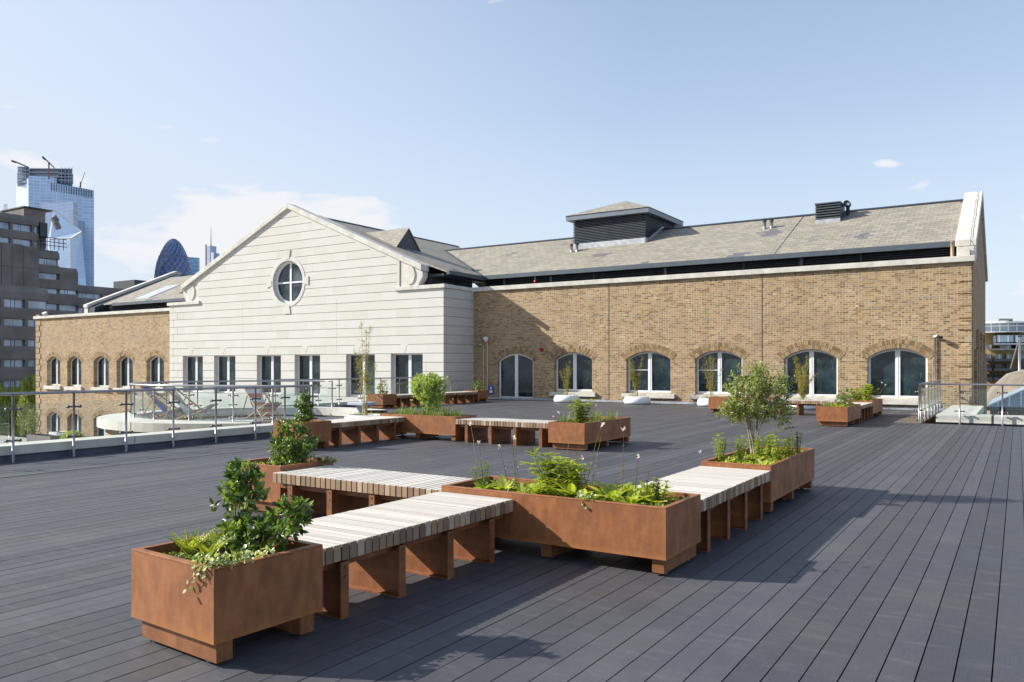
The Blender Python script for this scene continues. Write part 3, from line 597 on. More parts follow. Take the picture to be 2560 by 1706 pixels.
# small vent box with a round flue
sv = thing('roof_vent_box', 'small dark louvred vent box beside a round flue, on the right of the long roof', 'roof vent', (-7.2, 38.2, 8))
m = MB(); m.box(-7.72, -6.67, 37.58, 38.8, 7.8, 8.18); m.build('upstand', M_LEAD, sv, world=True)
m = MB(); m.box(-7.62, -6.77, 37.68, 38.7, 8.18, 8.84); m.build('core', M_BLACK, sv, world=True)
m = MB()
for k in range(6): z = 8.2 + k * .115; m.prism([(37.58, z), (37.58, z + .03), (37.68, z + .10), (38.7, z + .10), (38.8, z + .03), (38.8, z)], 'x', -7.72, -6.67)
m.box(-7.74, -6.65, 37.56, 38.82, 8.87, 8.92)
m.build('louvre_blades', M_LOUV, sv, world=True)
m = MB(); m.tube([(-6.5, 38.5, 7.8), (-6.5, 38.5, 8.8)], .08, 12); m.tube([(-6.5, 38.55, 8.9), (-6.5, 38.15, 8.9)], .14, 16); m.build('flue', M_DARK, sv, world=True, smooth=True)
for i, (xx, yy, dsc) in enumerate(((-19.55, 36.5, 'just below the lantern'), (-9.95, 37.5, 'left of the small vent box'))):
    t = thing('flue_pair', 'pair of short metal flue pipes %s' % dsc, 'flue', (xx, yy, rzf(yy)))
    for dx in (0, .32):
        m = MB(); m.tube([(dx, 0, -.1), (dx, 0, .3)], .075, 10); f_ = m.build('pipe', M_STEEL, t, smooth=True)
        m = MB(); m.tube([(dx, 0, .33), (dx, 0, .40)], .10, 10); m.tube([(dx, 0, .29), (dx, 0, .34)], .05, 8); m.build('cowl', M_DARK, f_, smooth=True)
# pole and rod on the parapet
t = thing('lightning_rod', 'thin lightning rod on a tan pole standing on the right end of the parapet', 'rod', (-2.0, 32.55, 5.49))
m = MB(); m.tube([(0, 0, 0), (0, 0, .56)], .058, 12); m.build('pole', plain('tan_pole', (.40, .29, .17), .5), t, smooth=True)
m = MB(); m.tube([(0, 0, .56), (0, 0, .60)], .065, 12); m.tube([(0, 0, .6), (0, 0, 1.65)], [.010, .006], 6); m.build('rod', M_STEEL, t)
# fittings on the brick wall
t = thing('security_camera', 'white dome camera on a tall thin conduit left of the glass door', 'camera', (-21.93, 32.28, 0))
m = MB(); m.tube([(0, -.03, .0), (0, -.03, 2.75)], .016, 8); m.build('conduit', M_CAM, t)
m = MB(); m.lathe([(.01, .16), (.09, .15), (.13, .08), (.13, 0), (.09, -.07), (.01, -.10)], 16, (0, -.16, 2.88)); m.build('dome', M_CAM, t, smooth=True)
m = MB(); m.lathe([(.07, .03), (.075, 0), (.05, -.05), (.01, -.06)], 14, (-.08, -.22, 2.86)); m.build('lens', M_DARK, t, smooth=True)
t = thing('wall_lamp', 'small grey spotlight on a shorter conduit next to the pale stone corner', 'lamp', (-22.16, 32.28, 0))
m = MB(); m.tube([(0, -.03, 0), (0, -.03, 2.6), (-.04, -.08, 2.64)], .014, 8); m.build('conduit', M_CAM, t)
m = MB(); m.tube([(-.04, -.07, 2.66), (-.24, -.24, 2.62)], [.05, .07], 12); m.build('head', M_STEEL, t, smooth=True)
t = thing('floodlight', 'black hooded floodlight on a pale upright conduit right of the last arched window', 'lamp', (-2.52, 32.28, 0))
m = MB(); m.tube([(0, -.03, -.3), (0, -.03, 2.62)], .028, 10); m.build('conduit', M_STEEL, t, smooth=True)
m = MB(); m.tube([(-.02, -.05, 2.66), (.10, -.16, 2.68)], .05, 10); m.build('bracket', M_CAM, t, smooth=True)
m = MB(); m.lathe([(.01, .05), (.09, .03), (.13, -.03), (.12, -.05), (.01, -.04)], 16, (.14, -.18, 2.64), sy=.8); m.build('hood', M_BLACK, t, smooth=True)
t = thing('fire_alarm_sounder', 'red fire alarm sounder on the brick between the door and the first arched window', 'alarm', (-18.87, 32.28, 2.37))
m = MB(); m.tube([(0, 0, 0), (0, -.05, 0)], [.09, .09], 14); m.build('base', M_RED, t, smooth=True)
m = MB(); m.tube([(0, -.05, 0), (0, -.11, 0)], [.075, .055], 14); m.tube([(0.06, -.02, .0), (.06, -.13, 0)], .03, 8); m.build('horn', M_RED, t, smooth=True)
t = thing('red_beacon', 'small red beacon hanging under the eaves gutter above the first arched window', 'alarm', (-19.9, 33.4, 5.72))
m = MB(); m.tube([(0, 0, .1), (0, 0, .3)], .01, 6); m.build('bracket', M_STEEL, t)
m = MB(); m.lathe([(.01, .1), (.05, .08), (.06, 0), (.05, -.08), (.01, -.1)], 12); m.build('beacon', M_RED, t, smooth=True)
t = thing('blue_notice', 'small blue notice low on the brick wall left of the glass door', 'sign', (-21.72, 32.28, .42))
m = MB(); m.box(-.14, .14, -.03, -.01, -.2, .24); m.build('board', M_BLUE, t, bevel=.01)
m = MB(); m.box(-.08, .08, -.036, -.031, -.12, .02); m.tube([(0, -.033, .12), (0, -.036, .12)], .06, 12); m.build('pictogram', M_WHITE, t)

# left wing
wl_ = [(-62.69, -60.79, .11, 1.92, 2.33), (-59.82, -57.91, .09, 1.92, 2.33), (-56.33, -54.4, .09, 1.92, 2.32), (-53.46, -51.51, .08, 1.92, 2.32), (-49.95, -47.99, .07, 1.92, 2.31)]
wl2 = [(a, e, -3.66, -2.28, -1.87) for a, e, *_ in wl_]
lw = brick_wing('brick_wing', 'two storey brown brick wing with narrow arched windows, left of the pale stone gable', -64.2, -43.65, 5.24, -9, wl_ + wl2, .28)
for w_ in wl_ + wl2:
    m = MB(); m.box(w_[0] - .18, w_[1] + .18, 32.15, 32.5, w_[2] - .26, w_[2] - .001); m.box(w_[0] + .01, w_[1] - .01, 32.5, 32.57, w_[2], w_[2] + .12); m.build('window_sill', M_COPE, lw, world=True, bevel=.01)
m = MB(); m.box(-64.4, -43.82, 32.15, 32.95, 5.245, 5.45); m.build('coping', M_COPE, lw, world=True, bevel=.012)
m = MB()
for k in range(-14, 9):
    z = 1.72 + .43 * k; a = -63.55 if k % 2 else -63.75; m.box(-64.24, a, 32.262, 32.4, z + .02, z + .41, .5)
m.build('quoin', M_BRX, lw, world=True)
ge = MB(); ge.prism([(32.76, -9), (45.3, -9), (45.3, 5.9), (39.1, 6), (33.3, 5.28), (32.76, 5.24)], 'x', -64.2, -63.7); ge.build('end_wall', M_BRY, lw, world=True)
mr = MB(); mr.prism([(RY0, RZ0 - .06), (RY0, RZ0), (RY1, RZ1), (44.8, RZ0), (44.8, RZ0 - .06), (RY1, RZ1 - .3)][::-1], 'x', -57.2, -37.0); lroof = mr.build('roof', M_SLX, lw, world=True)
m = MB(); m.box(-55.8, -43.6, 33.36, 33.56, 6.0, 6.2); m.build('gutter', M_GUT, lroof, world=True)
m = MB(); m.add([(-54.2, 34.2, rzf(34.2) + .05), (-52.6, 34.2, rzf(34.2) + .05), (-52.6, 36.7, rzf(36.7) + .05), (-54.2, 36.7, rzf(36.7) + .05), (-54.2, 34.2, rzf(34.2)), (-52.6, 34.2, rzf(34.2)), (-52.6, 36.7, rzf(36.7)), (-54.2, 36.7, rzf(36.7))], [(0, 1, 2, 3), (4, 5, 1, 0), (5, 6, 2, 1), (7, 4, 0, 3)]); m.build('rooflight', m_pane('rooflight_glass', (.5, .52, .55), .02, (.6, .62, .65)), lroof, world=True)
m = MB(); m.prism([(32.9, 5.95), (32.9, 6.17), (40.4, 9.42), (45.6, 6.9), (45.6, 6.6), (40.4, 9.15)], 'x', -58.75, -58.2); m.build('gable_coping', M_COPE, lw, world=True, bevel=.02)
m = MB(); m.box(-58.7, -58.25, 32.96, 33.5, 5.2, 6.05); m.build('kneeler', M_COPE, lw, world=True)
m = MB(); m.prism([(33.0, 5.2), (45.3, 5.2), (45.3, 6.6), (40.4, 9.14), (33.0, 5.94)], 'x', -58.65, -57.4); m.build('gable_wall', M_DARK, lw, world=True)
m = MB(); m.box(-58.2, -43.9, 34.0, 34.1, 5.0, 6.1); m.build('louvre_backing', M_BLACK, lw, world=True)
m = MB()
for k in range(8): z = 5.36 + k * .085; m.add([(-57.2, 33.86, z), (-43.9, 33.86, z), (-43.9, 33.95, z + .05), (-57.2, 33.95, z + .05), (-57.2, 33.86, z - .012), (-43.9, 33.86, z - .012)], [(0, 1, 2, 3), (4, 5, 1, 0)])
m.build('louvre_blades', M_LOUV, lw, world=True)
t = thing('parapet_camera', 'small white bracket camera on the left end of the brick wing parapet', 'camera', (-63.3, 32.5, 5.45))
m = MB(); m.tube([(-.25, 0, 0), (-.25, 0, .28), (.2, 0, .3), (.2, 0, .1)], .05, 8); m.build('bracket', M_CAM, t); m = MB(); m.box(-.1, .3, -.2, -.05, .15, .28); m.build('body', M_CAM, t)
# ================================================================ planters
def planter(label, X0, X1, Y0, Y1, top=.53, bot=.135, fill=.075, group='corten steel planters round the slatted benches', rz=0):
    lx, ly = X1 - X0, Y1 - Y0
    t = thing('corten_planter', label, 'planter', (X0, Y0, 0), rz, group)
    m = MB(); T = .006; rim = .045
    # sheet body with a folded inward rim
    tb = top - .0084; m.box(0, lx, 0, T, bot, tb); m.box(0, lx, ly - T, ly, bot, tb); m.box(0, T, T, ly - T, bot, tb); m.box(lx - T, lx, T, ly - T, bot, tb); m.box(T, lx - T, T, ly - T, bot, bot + T)
    m.build('planter_box', M_CORT, t)
    m = MB(); z0, z1 = top - .008, top + .002
    m.prism([(0, 0), (lx, 0), (lx - rim, rim), (rim, rim)], 'z', z0, z1); m.prism([(0, ly), (rim, ly - rim), (lx - rim, ly - rim), (lx, ly)], 'z', z0, z1)
    m.prism([(0, 0), (rim, rim), (rim, ly - rim), (0, ly)], 'z', z0, z1); m.prism([(lx, 0), (lx, ly), (lx - rim, ly - rim), (lx - rim, rim)], 'z', z0, z1)
    m.box(rim - .004, rim, rim, ly - rim, top - .14, top - .009); m.box(lx - rim, lx - rim + .004, rim, ly - rim, top - .14, top - .009)
    m.box(rim, lx - rim, rim - .004, rim, top - .14, top - .009); m.box(rim, lx - rim, ly - rim, ly - rim + .004, top - .14, top - .009)
    m.build('rim', M_CORT, t, bevel=.003)
    n = 26; k = 14 if ly < 1.2 else 30; n = 14 if lx < 1.2 else 30; m = MB(); vs = []
    for j in range(k + 1):
        for i in range(n + 1): vs.append((rim - .003 + (lx - 2 * rim + .006) * i / n, rim - .003 + (ly - 2 * rim + .006) * j / k, top - fill + random.uniform(-.018, .022)))
    m.add(vs, [(j * (n + 1) + i, j * (n + 1) + i + 1, (j + 1) * (n + 1) + i + 1, (j + 1) * (n + 1) + i) for j in range(k) for i in range(n)]); m.build('soil', M_SOIL, t)
    long_x = lx > 1.2; L_ = lx if long_x else ly; pos = (.06, .06 + .095) if L_ < 1 else None
    spots = [.03, L_ - .15] if L_ < 1 else [.07, L_ / 2 - .05, L_ - .125]
    along_y = ly > 1.2
    for q in spots:
        m = MB()
        if long_x: m.box(q, q + .10, .035, ly - .035, .022, bot - .002)
        else: m.box(.06, lx - .02, q, q + .10, .022, bot - .002)
        pb = m.build('plinth_beam', M_CORTD, t, bevel=.003)
        for e in (.14, (ly if long_x else lx) - .14):
            m = MB(); c = (q + .05, e) if long_x else (e, q + .05); m.tube([(c[0], c[1], .0), (c[0], c[1], .008), (c[0], c[1], .022)], [.03, .03, .012], 12); m.build('levelling_foot', M_STEELD, pb, smooth=True)
    return t
A = .78
P1 = planter('square rusty planter in the near left corner holding a dark evergreen shrub, ferns and ivy', -4.378, -3.563, 2.736, 3.472, rz=R(-3.4))
P3 = planter('long rusty planter in the foreground full of lime green perennials, between two benches', -4.36, -2.24, 5.68, 6.46)
P5 = planter('long rusty planter holding the small grey stemmed tree, right of the foreground', -3.015, -2.24, 8.70, 10.86)
P4 = planter('square rusty planter with an evergreen shrub at the left end of the middle bench', -7.42, -6.63, 5.83, 6.61)
P6 = planter('square rusty planter near the left railing with a dark clipped evergreen', -12.21, -11.43, 10.56, 11.34)
P7 = planter('long rusty planter in the middle distance holding the round pale bush', -12.16, -10.04, 13.56, 14.34)
P8 = planter('long rusty planter at the right end of the middle group, with a lime shrub', -7.63, -6.85, 13.3, 15.4)
P9 = planter('rusty planter with a variegated shrub before the stone building', -20.98, -20.2, 22.7, 23.48)
P10 = planter('farthest rusty planter with a small round evergreen in front of the brick corner', -20.98, -20.2, 28.95, 29.73)
P11 = planter('long rusty planter partly hidden behind the small tree, near the brick wall', -9.07, -6.95, 26.95, 27.73)
P12 = planter('rusty planter with a dark round shrub standing out at the right before the last windows', -4.56, -3.78, 22.35, 24.4)
P13 = planter('rusty planter with bright lime plants right under the last arched window', -4.56, -3.78, 26.65, 28.75)

# ================================================================ benches
def bench(label, L_, W_, loc, rz, nslat, leg_at, group='slatted timber benches with steel plate legs'):
    # local: runs along +X for L_, slats run along Y for W_, slat ends face -Y and +Y
    t = thing('slatted_bench', label, 'bench', (*loc, 0), rz, group); m = MB(); p = L_ / nslat
    for i in range(nslat):
        x0 = i * p + p * .075; e = random.uniform(-.003, .003); m.box(x0, x0 + p * .85, e, W_ + random.uniform(-.003, .003), .375, .48 + random.uniform(-.0012, .0012))
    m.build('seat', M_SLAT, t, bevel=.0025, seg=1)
    for y in (.10, W_ - .10):
        m = MB(); m.box(.015, L_ - .015, y - .025, y + .025, .362, .3735); m.box(.015, L_ - .015, y - .004, y + .004, .312, .362); m.build('seat_rail', M_CORTD, t)
    for q in leg_at:
        m = MB(); m.box(q - .004, q + .004, .022, W_ - .022, .010, .361)
        m.box(q - .066, q + .004, .012, .021, .0, .361); m.box(q - .066, q + .004, W_ - .021, W_ - .012, .0, .361); m.box(q - .066, q + .004, .022, W_ - .022, .0, .0095)
        lg = m.build('leg', M_CORTD, t)
        for yy in (.012, W_ - .012):
            for zz in (.335, .27):
                m = MB(); s_ = -1 if yy < .3 else 1; m.tube([(q - .034, yy, zz), (q - .034, yy + s_ * .007, zz)], [.011, .007], 8); m.build('bolt', M_STEELD, lg, smooth=True)
    return t
def bench_y(label, X0, Y0, Y1, nslat=32, W_=A, grp=None):
    L_ = Y1 - Y0 - .006; n_ = max(2, round(L_ / .5625)); return bench(label, L_, W_, (X0 + W_, Y0 + .003), R(90), nslat, [(L_ * (i + .5) / n_) for i in range(n_)])
def bench_x(label, X0, X1, Y0, nslat=32):
    L_ = X1 - X0 - .006; n_ = max(2, round(L_ / .5625)); return bench(label, L_, A, (X0 + .003, Y0), 0, nslat, [(L_ * (i + .5) / n_) for i in range(n_)])
bench_y('nearest slatted bench, between the near left planter and the long foreground planter', -4.37, 3.44, 5.68)
bench_x('slatted bench running left from the foreground planter to the shrub planter behind', -6.63, -4.36, 5.72)
bench_y('slatted bench between the foreground planter and the planter with the small tree', -3.02, 6.46, 8.70)
bench_y('slatted bench running away from the planter beside the left railing', -12.2, 11.34, 13.56)
bench_x('slatted bench in the middle distance linking the two long planters', -10.04, -7.63, 13.56, 34)
bench_y('slatted bench beside the variegated shrub planter before the stone building', -20.98, 23.48, 25.8)
bench_y('slatted bench ending at the farthest planter by the brick corner', -20.98, 26.6, 28.95)
bench_x('slatted bench in front of the fourth arched window, near the brick wall', -6.95, -4.56, 26.95)
bench_y('short looking slatted bench between the two planters at the far right', -4.56, 24.4, 26.65)

# ================================================================ glass railings
def clampmb(m, p, d, z, n):
    # pair of glass clamps either side of a post; d: rail direction, n: side normal
    for s_ in (-1, 1):
        a = Vector((p[0], p[1], z)) + Vector(d) * s_ * .02; b = a + Vector(d) * s_ * .085; m.tube([a, b], .017, 8)
        c = b + Vector(n) * .028; m.tube([b + Vector(n) * -.028, c], .026, 10)
def railing(label, pts, post_i, top=1.12, closed=False, mat=M_STEEL, ztop_glass=.97, zb=.27, bottom=0.0, gap=.07, hrad=.0255, base_n=None):
    o = Vector((pts[0][0], pts[0][1], 0)); t = thing('glass_railing', label, 'railing', o); P = [Vector((p[0], p[1], 0)) - o for p in pts]
    m = MB(); m.tube([p + Vector((0, 0, top)) for p in P], hrad, 12); m.build('handrail', mat, t, smooth=True)
    for k, i in enumerate(post_i):
        p = P[i]; d = (P[min(i + 1, len(P) - 1)] - P[max(i - 1, 0)]).normalized(); n_ = Vector((-d.y, d.x, 0))
        m = MB(); m.tube([p + Vector((0, 0, bottom)), p + Vector((0, 0, top - .02))], .0215, 10); ps = m.build('post', mat, t, smooth=True)
        for z in (.885, .36):
            m = MB(); clampmb(m, p, d, z, n_); m.build('clamp', M_STEELD, ps, smooth=True)
        m = MB(); m.tube([p + Vector((0, 0, .06)), p + n_ * (base_n or .1) + Vector((0, 0, .06))], .024, 8); m.build('fixing_bracket', M_STEELD, ps, smooth=True)
    for a_, b_ in zip(post_i[:-1], post_i[1:]):
        seg = P[a_:b_ + 1]; m = MB(); d0 = (seg[1] - seg[0]).normalized(); d1 = (seg[-1] - seg[-2]).normalized()
        seg = [seg[0] + d0 * gap] + seg[1:-1] + [seg[-1] - d1 * gap]
        vs = []
        for i, p in enumerate(seg):
            dd = (seg[min(i + 1, len(seg) - 1)] - seg[max(i - 1, 0)]).normalized(); n_ = Vector((-dd.y, dd.x, 0)) * .005
            vs += [p - n_ + Vector((0, 0, zb)), p - n_ + Vector((0, 0, ztop_glass)), p + n_ + Vector((0, 0, ztop_glass)), p + n_ + Vector((0, 0, zb))]
        fs = []
        for i in range(len(seg) - 1):
            for q in range(4): fs.append((4 * i + q, 4 * i + (q + 1) % 4, 4 * i + 4 + (q + 1) % 4, 4 * i + 4 + q))
        fs += [(0, 1, 2, 3), (4 * len(seg) - 1, 4 * len(seg) - 2, 4 * len(seg) - 3, 4 * len(seg) - 4)]; m.add(vs, fs); m.build('glass_panel', M_GLASS, t)
    return t
XL = -14.12
ys = [1.75, 2.74, 3.73, 4.72, 5.72, 6.73, 7.74, 8.72, 9.71, 10.7, 11.72, 12.55, 13.40]
railing('long straight glass railing with steel posts down the left edge of the deck', [(XL, y) for y in ys], list(range(len(ys))), 1.14)
def kerb(label, quads, zt=.27, name='parapet_kerb'):
    pass
kb = thing('parapet_kerb', 'pale concrete kerb on a dark upstand outside the left railing', 'kerb', (XL, 5, 0))
m = MB(); m.box(XL - .62, XL - .10, -6, 13.30, .112, .27); 
k0 = m.build('coping', M_CONC, kb, world=True, bevel=.012)
m = MB(); m.box(XL - .60, XL - .16, -6, 13.25, -.6, .111); m.box(XL - .16, XL - .04, -6, 13.25, -.05, -.022); m.build('upstand', M_KERBD, kb, world=True)
m = MB(); m.box(XL - .58, XL - .3, -6, 13.2, -4.0, -.61); m.build('outer_wall', M_BRY, kb, world=True)
for yj in (0.2, 3.1, 6.0, 8.95, 11.9):
    m = MB(); m.box(XL - .621, XL - .099, yj, yj + .012, .134, .2712); m.build('coping_joint', M_DARK, kb, world=True)
# round balcony
BC = (-18.5, 15.3)
arc = lambda r, a0, a1, n: [(BC[0] + r * math.cos(R(a0 + (a1 - a0) * i / n)), BC[1] + r * math.sin(R(a0 + (a1 - a0) * i / n))) for i in range(n + 1)]
bp = arc(3.2, 92, 292, 40) + [(-16.1, 12.70), (-15.1, 13.05), (-14.2, 13.38)]
railing('curved glass railing round the bow shaped balcony with the deckchairs', bp, [0, 4, 8, 12, 16, 20, 24, 28, 32, 36, 40, 41, 42, 43], 1.12, bottom=.05)
bw = thing('round_balcony', 'bow shaped balcony of pale concrete coping over a curved masonry drum', 'balcony', (*BC, 0))
m = MB(); o_, i_ = arc(4.0, 60, 320, 60), arc(3.12, 60, 320, 60); vs = []
for (a, b), (c, d) in zip(o_, i_): vs += [(a, b, .02), (a, b, .24), (c, d, .26), (c, d, .02)]
m.add(vs, [(4 * i + q, 4 * i + (q + 1) % 4, 4 * i + 4 + (q + 1) % 4, 4 * i + 4 + q) for i in range(60) for q in range(4)]); m.fix = True
m.build('coping', M_CONC, bw, world=True, smooth=False)
for a in (150, 185, 215, 245, 275):
    m = MB(); p, q = arc(4.004, a, a + .2, 1)[0], arc(3.13, a, a + .2, 1)[0]; p2, q2 = arc(4.004, a, a + .25, 1)[1], arc(3.13, a, a + .25, 1)[1]
    m.add([(*p, .02), (*p2, .02), (*p2, .244), (*p, .244), (*q, .265), (*q2, .265)], [(0, 1, 2, 3), (3, 2, 5, 4)]); m.build('coping_joint', M_DARK, bw, world=True)
m = MB(); m.lathe([(3.8, -9), (3.8, .02), (3.3, .02)], 64, (*BC, 0)); m.build('drum_wall', m_brick('drum_masonry', 0, 9.), bw, world=True, smooth=True)
# far railing in front of the stone building
ys = [18.62, 19.6, 20.6, 21.65, 22.8, 23.95, 25.1, 26.3, 27.45, 28.6]
railing('far glass railing running past the tall openings of the stone building', [(-21.42, y) for y in ys], list(range(len(ys))), 1.12)
kb = thing('parapet_kerb', 'pale kerb strip below the far railing by the stone building', 'kerb', (-21.6, 23, 0))
m = MB(); m.box(-22.1, -21.52, 18.5, 29.8, .12, .25); m.build('coping', M_CONC, kb, world=True, bevel=.01); m = MB(); m.box(-22.05, -21.55, 18.5, 29.8, -4, .119); m.build('upstand', M_KERBD, kb, world=True)
# right hand railing, an L in plan
pr = [(-2.36 + 1.0 * i, 25.1) for i in range(0, 13)]
railing('glass railing across the right edge of the deck with white steel posts', pr, list(range(13)), 1.10)
pr = [(-2.33, 25.25 + 1.1 * i) for i in range(7)]
railing('glass railing running back to the brick wall at the right', pr, list(range(7)), 1.10)
kb = thing('parapet_kerb', 'pale concrete kerb ledge behind the right hand railing', 'kerb', (2, 25.6, 0))
m = MB(); m.box(-1.95, 12, 25.22, 26.1, .03, .24); m.box(-1.95, -1.0, 26.11, 31.9, .03, .235); m.build('coping', M_CONC, kb, world=True, bevel=.015)
m = MB(); m.box(-1.9, 12, 25.3, 26.0, -6, .029); m.box(-1.9, -1.1, 26.12, 32.1, -6, .028); m.build('upstand', M_KERBD, kb, world=True)
for xj in (-.62, 1.4, 3.3): m = MB(); m.box(xj, xj + .05, 25.215, 26.11, .03, .2445); m.build('coping_joint', M_DARK, kb, world=True)

# ================================================================ bowls, deckchairs, pedestal
def bowl(label, x, y, r=.57, h=.33):
    t = thing('bowl_planter', label, 'planter', (x, y, 0), 0, 'white bowl planters with bamboo')
    m = MB(); m.lathe([(.02, 0), (r * .82, 0), (r * .93, .02), (r * .99, .07), (r, .13), (r * .985, .19), (r * .94, .25), (r * .86, h - .02), (r * .80, h), (r * .74, h - .01), (r * .72, h - .06), (.02, h - .07)], 48)
    m.build('bowl', M_BOWL, t, smooth=True)
    m = MB(); m.lathe([(.01, h - .045), (r * .735, h - .05)], 24); m.build('soil', M_SOIL, t)
    return t
BW = [(-14.5, 15.6, 'white bowl planter mostly hidden behind a slatted bench, holding the tallest bamboo'), (-16.85, 31.0, 'white bowl planter below the first arched window right of the door'), (-13.6, 31.25, 'white bowl planter below the second arched window right of the door'),
      (-10.35, 31.15, 'white bowl planter partly behind a rusty planter, third arched window'), (-6.75, 30.7, 'white bowl planter seen under the far slatted bench, fourth arched window')]
for x, y, l_ in BW: bowl(l_, x, y)
def deckchair(label, x, y, rz, cols, cat='deckchair', lean=1.0):
    t = thing('deckchair', label, cat, (x, y, .0), rz); W_ = .29
    m = MB()
    for s_ in (-1, 1): m.tube([(-.62 * lean, s_ * W_, 1.02), (.62, s_ * W_, .03)], .022, 6)
    for q in ((-.62 * lean, 1.02), (.60, .05)): m.tube([(q[0], -W_ - .02, q[1]), (q[0], W_ + .02, q[1])], .018, 6)
    m.build('back_frame', M_WOOD, t)
    m = MB()
    for s_ in (-1, 1): m.tube([(-.48, s_ * (W_ - .05), .03), (.70, s_ * (W_ - .05), .52)], .022, 6)
    for q in ((-.46, .04), (.70, .52)): m.tube([(q[0], -W_ + .03, q[1]), (q[0], W_ - .03, q[1])], .018, 6)
    m.build('seat_frame', M_WOOD, t)
    m = MB()
    for s_ in (-1, 1): m.tube([(-.26, s_ * (W_ + .03), .72), (-.62, s_ * (W_ + .03), .06)], .018, 6)
    m.build('prop_leg', M_WOOD, t)
    pts = [(-.62 * lean, 1.03), (-.42, .78), (-.22, .52), (-.04, .32), (.14, .24), (.34, .29), (.54, .41), (.70, .53)]; m = MB(); n = 28; vs = []
    def ev(u):
        u *= len(pts) - 1; i = min(int(u), len(pts) - 2); f_ = u - i; return [pts[i][k] * (1 - f_) + pts[i + 1][k] * f_ for k in (0, 1)]
    for i in range(n):
        a, b = ev(i / n), ev((i + 1) / n); k = int(i / n * 14) % len(cols)
        m.add([(a[0], -W_ + .05, a[1]), (a[0], W_ - .05, a[1]), (b[0], W_ - .05, b[1]), (b[0], -W_ + .05, b[1])], [(0, 1, 2, 3)], None, cols[k])
    cl = m.build('canvas', CLOTH, t); s = cl.modifiers.new('t', 'SOLIDIFY'); s.thickness = .004
    return t
CLOTH = [plain('blue_canvas', (.10, .14, .42), .8), plain('white_canvas', (.72, .74, .72), .8), plain('orange_canvas', (.60, .20, .10), .8), plain('pink_canvas', (.62, .42, .36), .8), plain('grey_blue_canvas', (.38, .45, .52), .8)]
deckchair('deckchair with plain blue canvas at the far left of the balcony', -20.75, 14.05, R(38), [0])
deckchair('deckchair with white and pink striped canvas, the middle of the three on the balcony', -19.75, 14.1, R(30), [1, 1, 3, 1], lean=1.0)
deckchair('deckchair with orange and white stripes, the rightmost on the balcony', -19.0, 16.0, R(-10), [2, 1])
t = thing('stone_pedestal', 'small pale blue grey pedestal standing on the deck beside the end of the left railing', 'pedestal', (-16.2, 17.3, 0))
m = MB(); m.box(-.26, .26, -.26, .26, 0, .07); m.build('base', plain('pale_blue_stone', (.42, .47, .56), .7), t, bevel=.01); m = MB(); m.lathe([(.2, .07), (.15, .14), (.13, .3), (.16, .42), (.24, .47)], 24); m.build('shaft', plain('pale_blue_stone', (.42, .47, .56), .7), t, smooth=True)
m = MB(); m.box(-.3, .3, -.3, .3, .47, .55); m.build('top', plain('pale_blue_stone', (.42, .47, .56), .7), t, bevel=.01)
# ================================================================ plants
rnd = random.uniform
def rdir(up=.0): 
    while True:
        v = Vector((rnd(-1, 1), rnd(-1, 1), rnd(-1, 1)))
        if .05 < v.length < 1: v.normalize(); v.z += up; return v.normalized()
def in_blob(c, r, shell=.45):
    v = rdir() * (rnd(shell ** 3, 1) ** (1 / 3)); return Vector((c[0] + v.x * r[0], c[1] + v.y * r[1], c[2] + v.z * r[2])), v
def plant(name, label, cat, x, y, z, group=None): return thing(name, label, cat, (x, y, z), 0, group)
def bent(a, b, n=5, wob=.02):
    a, b = Vector(a), Vector(b); pts = []
    for i in range(n + 1):
        t_ = i / n; p = a.lerp(b, t_); p.x += rnd(-wob, wob) * (t_ > 0); p.y += rnd(-wob, wob) * (t_ > 0); pts.append(p)
    return pts
def evergreen(label, x, y, z, blobs, nl, L_, W_, mat=M_EVER, stemmat=M_STEM, stems=4, cat='shrub', group=None, whorl=6, sr=.008, tube_n=5, stemtop=1.0, shell=.5, name='evergreen_shrub', tone=(0, .9), gf=30, gap=-.75):
    gx = rnd(0, 6)
    t = plant(name, label, cat, x, y, z, group); f = MB(); st = MB(); tot = sum(b[1][0] * b[1][1] * b[1][2] for b in blobs)
    for c, r in blobs:
        k = int(nl * r[0] * r[1] * r[2] / tot / whorl)
        for i in range(max(1, k)):
            p, v = in_blob(c, r, shell)
            if math.sin(p.x * gf + 1.3 * gx) + math.sin(p.y * gf * .9 + gx) + math.sin(p.z * gf * 1.1 + 2 + gx) < gap: continue
            if random.random() < .16: p = Vector(c) + (p - Vector(c)) * rnd(1.1, 1.38)
            ax = (v * .8 + Vector((0, 0, .6)) + rdir() * .5).normalized(); base = rnd(tone[0], tone[1])
            if random.random() < .10: st.tube([Vector(c).lerp(p, .2), p], [sr * .35, sr * .2], 4)
            for q in range(whorl):
                d = (ax * rnd(.2, .9) + rdir() * .9).normalized(); s_ = rnd(.65, 1.15)
                f.leaf(p - ax * rnd(0, L_ * .9), d, L_ * s_, W_ * s_, up=(ax + rdir() * .5), r=min(1, max(0, base + rnd(-.15, .3))))
    for i in range(stems):
        c, r = blobs[i % len(blobs)]; st.tube(bent((rnd(-.03, .03), rnd(-.03, .03), -.05), (c[0] + rnd(-.4, .4) * r[0], c[1] + rnd(-.4, .4) * r[1], c[2] + r[2] * .3 * stemtop), 5, .012), [sr * 1.3, sr * 1.2, sr, sr * .8, sr * .6, sr * .4], tube_n)
    f.build('foliage', mat, t); st.build('stem', stemmat, t, smooth=True); return t
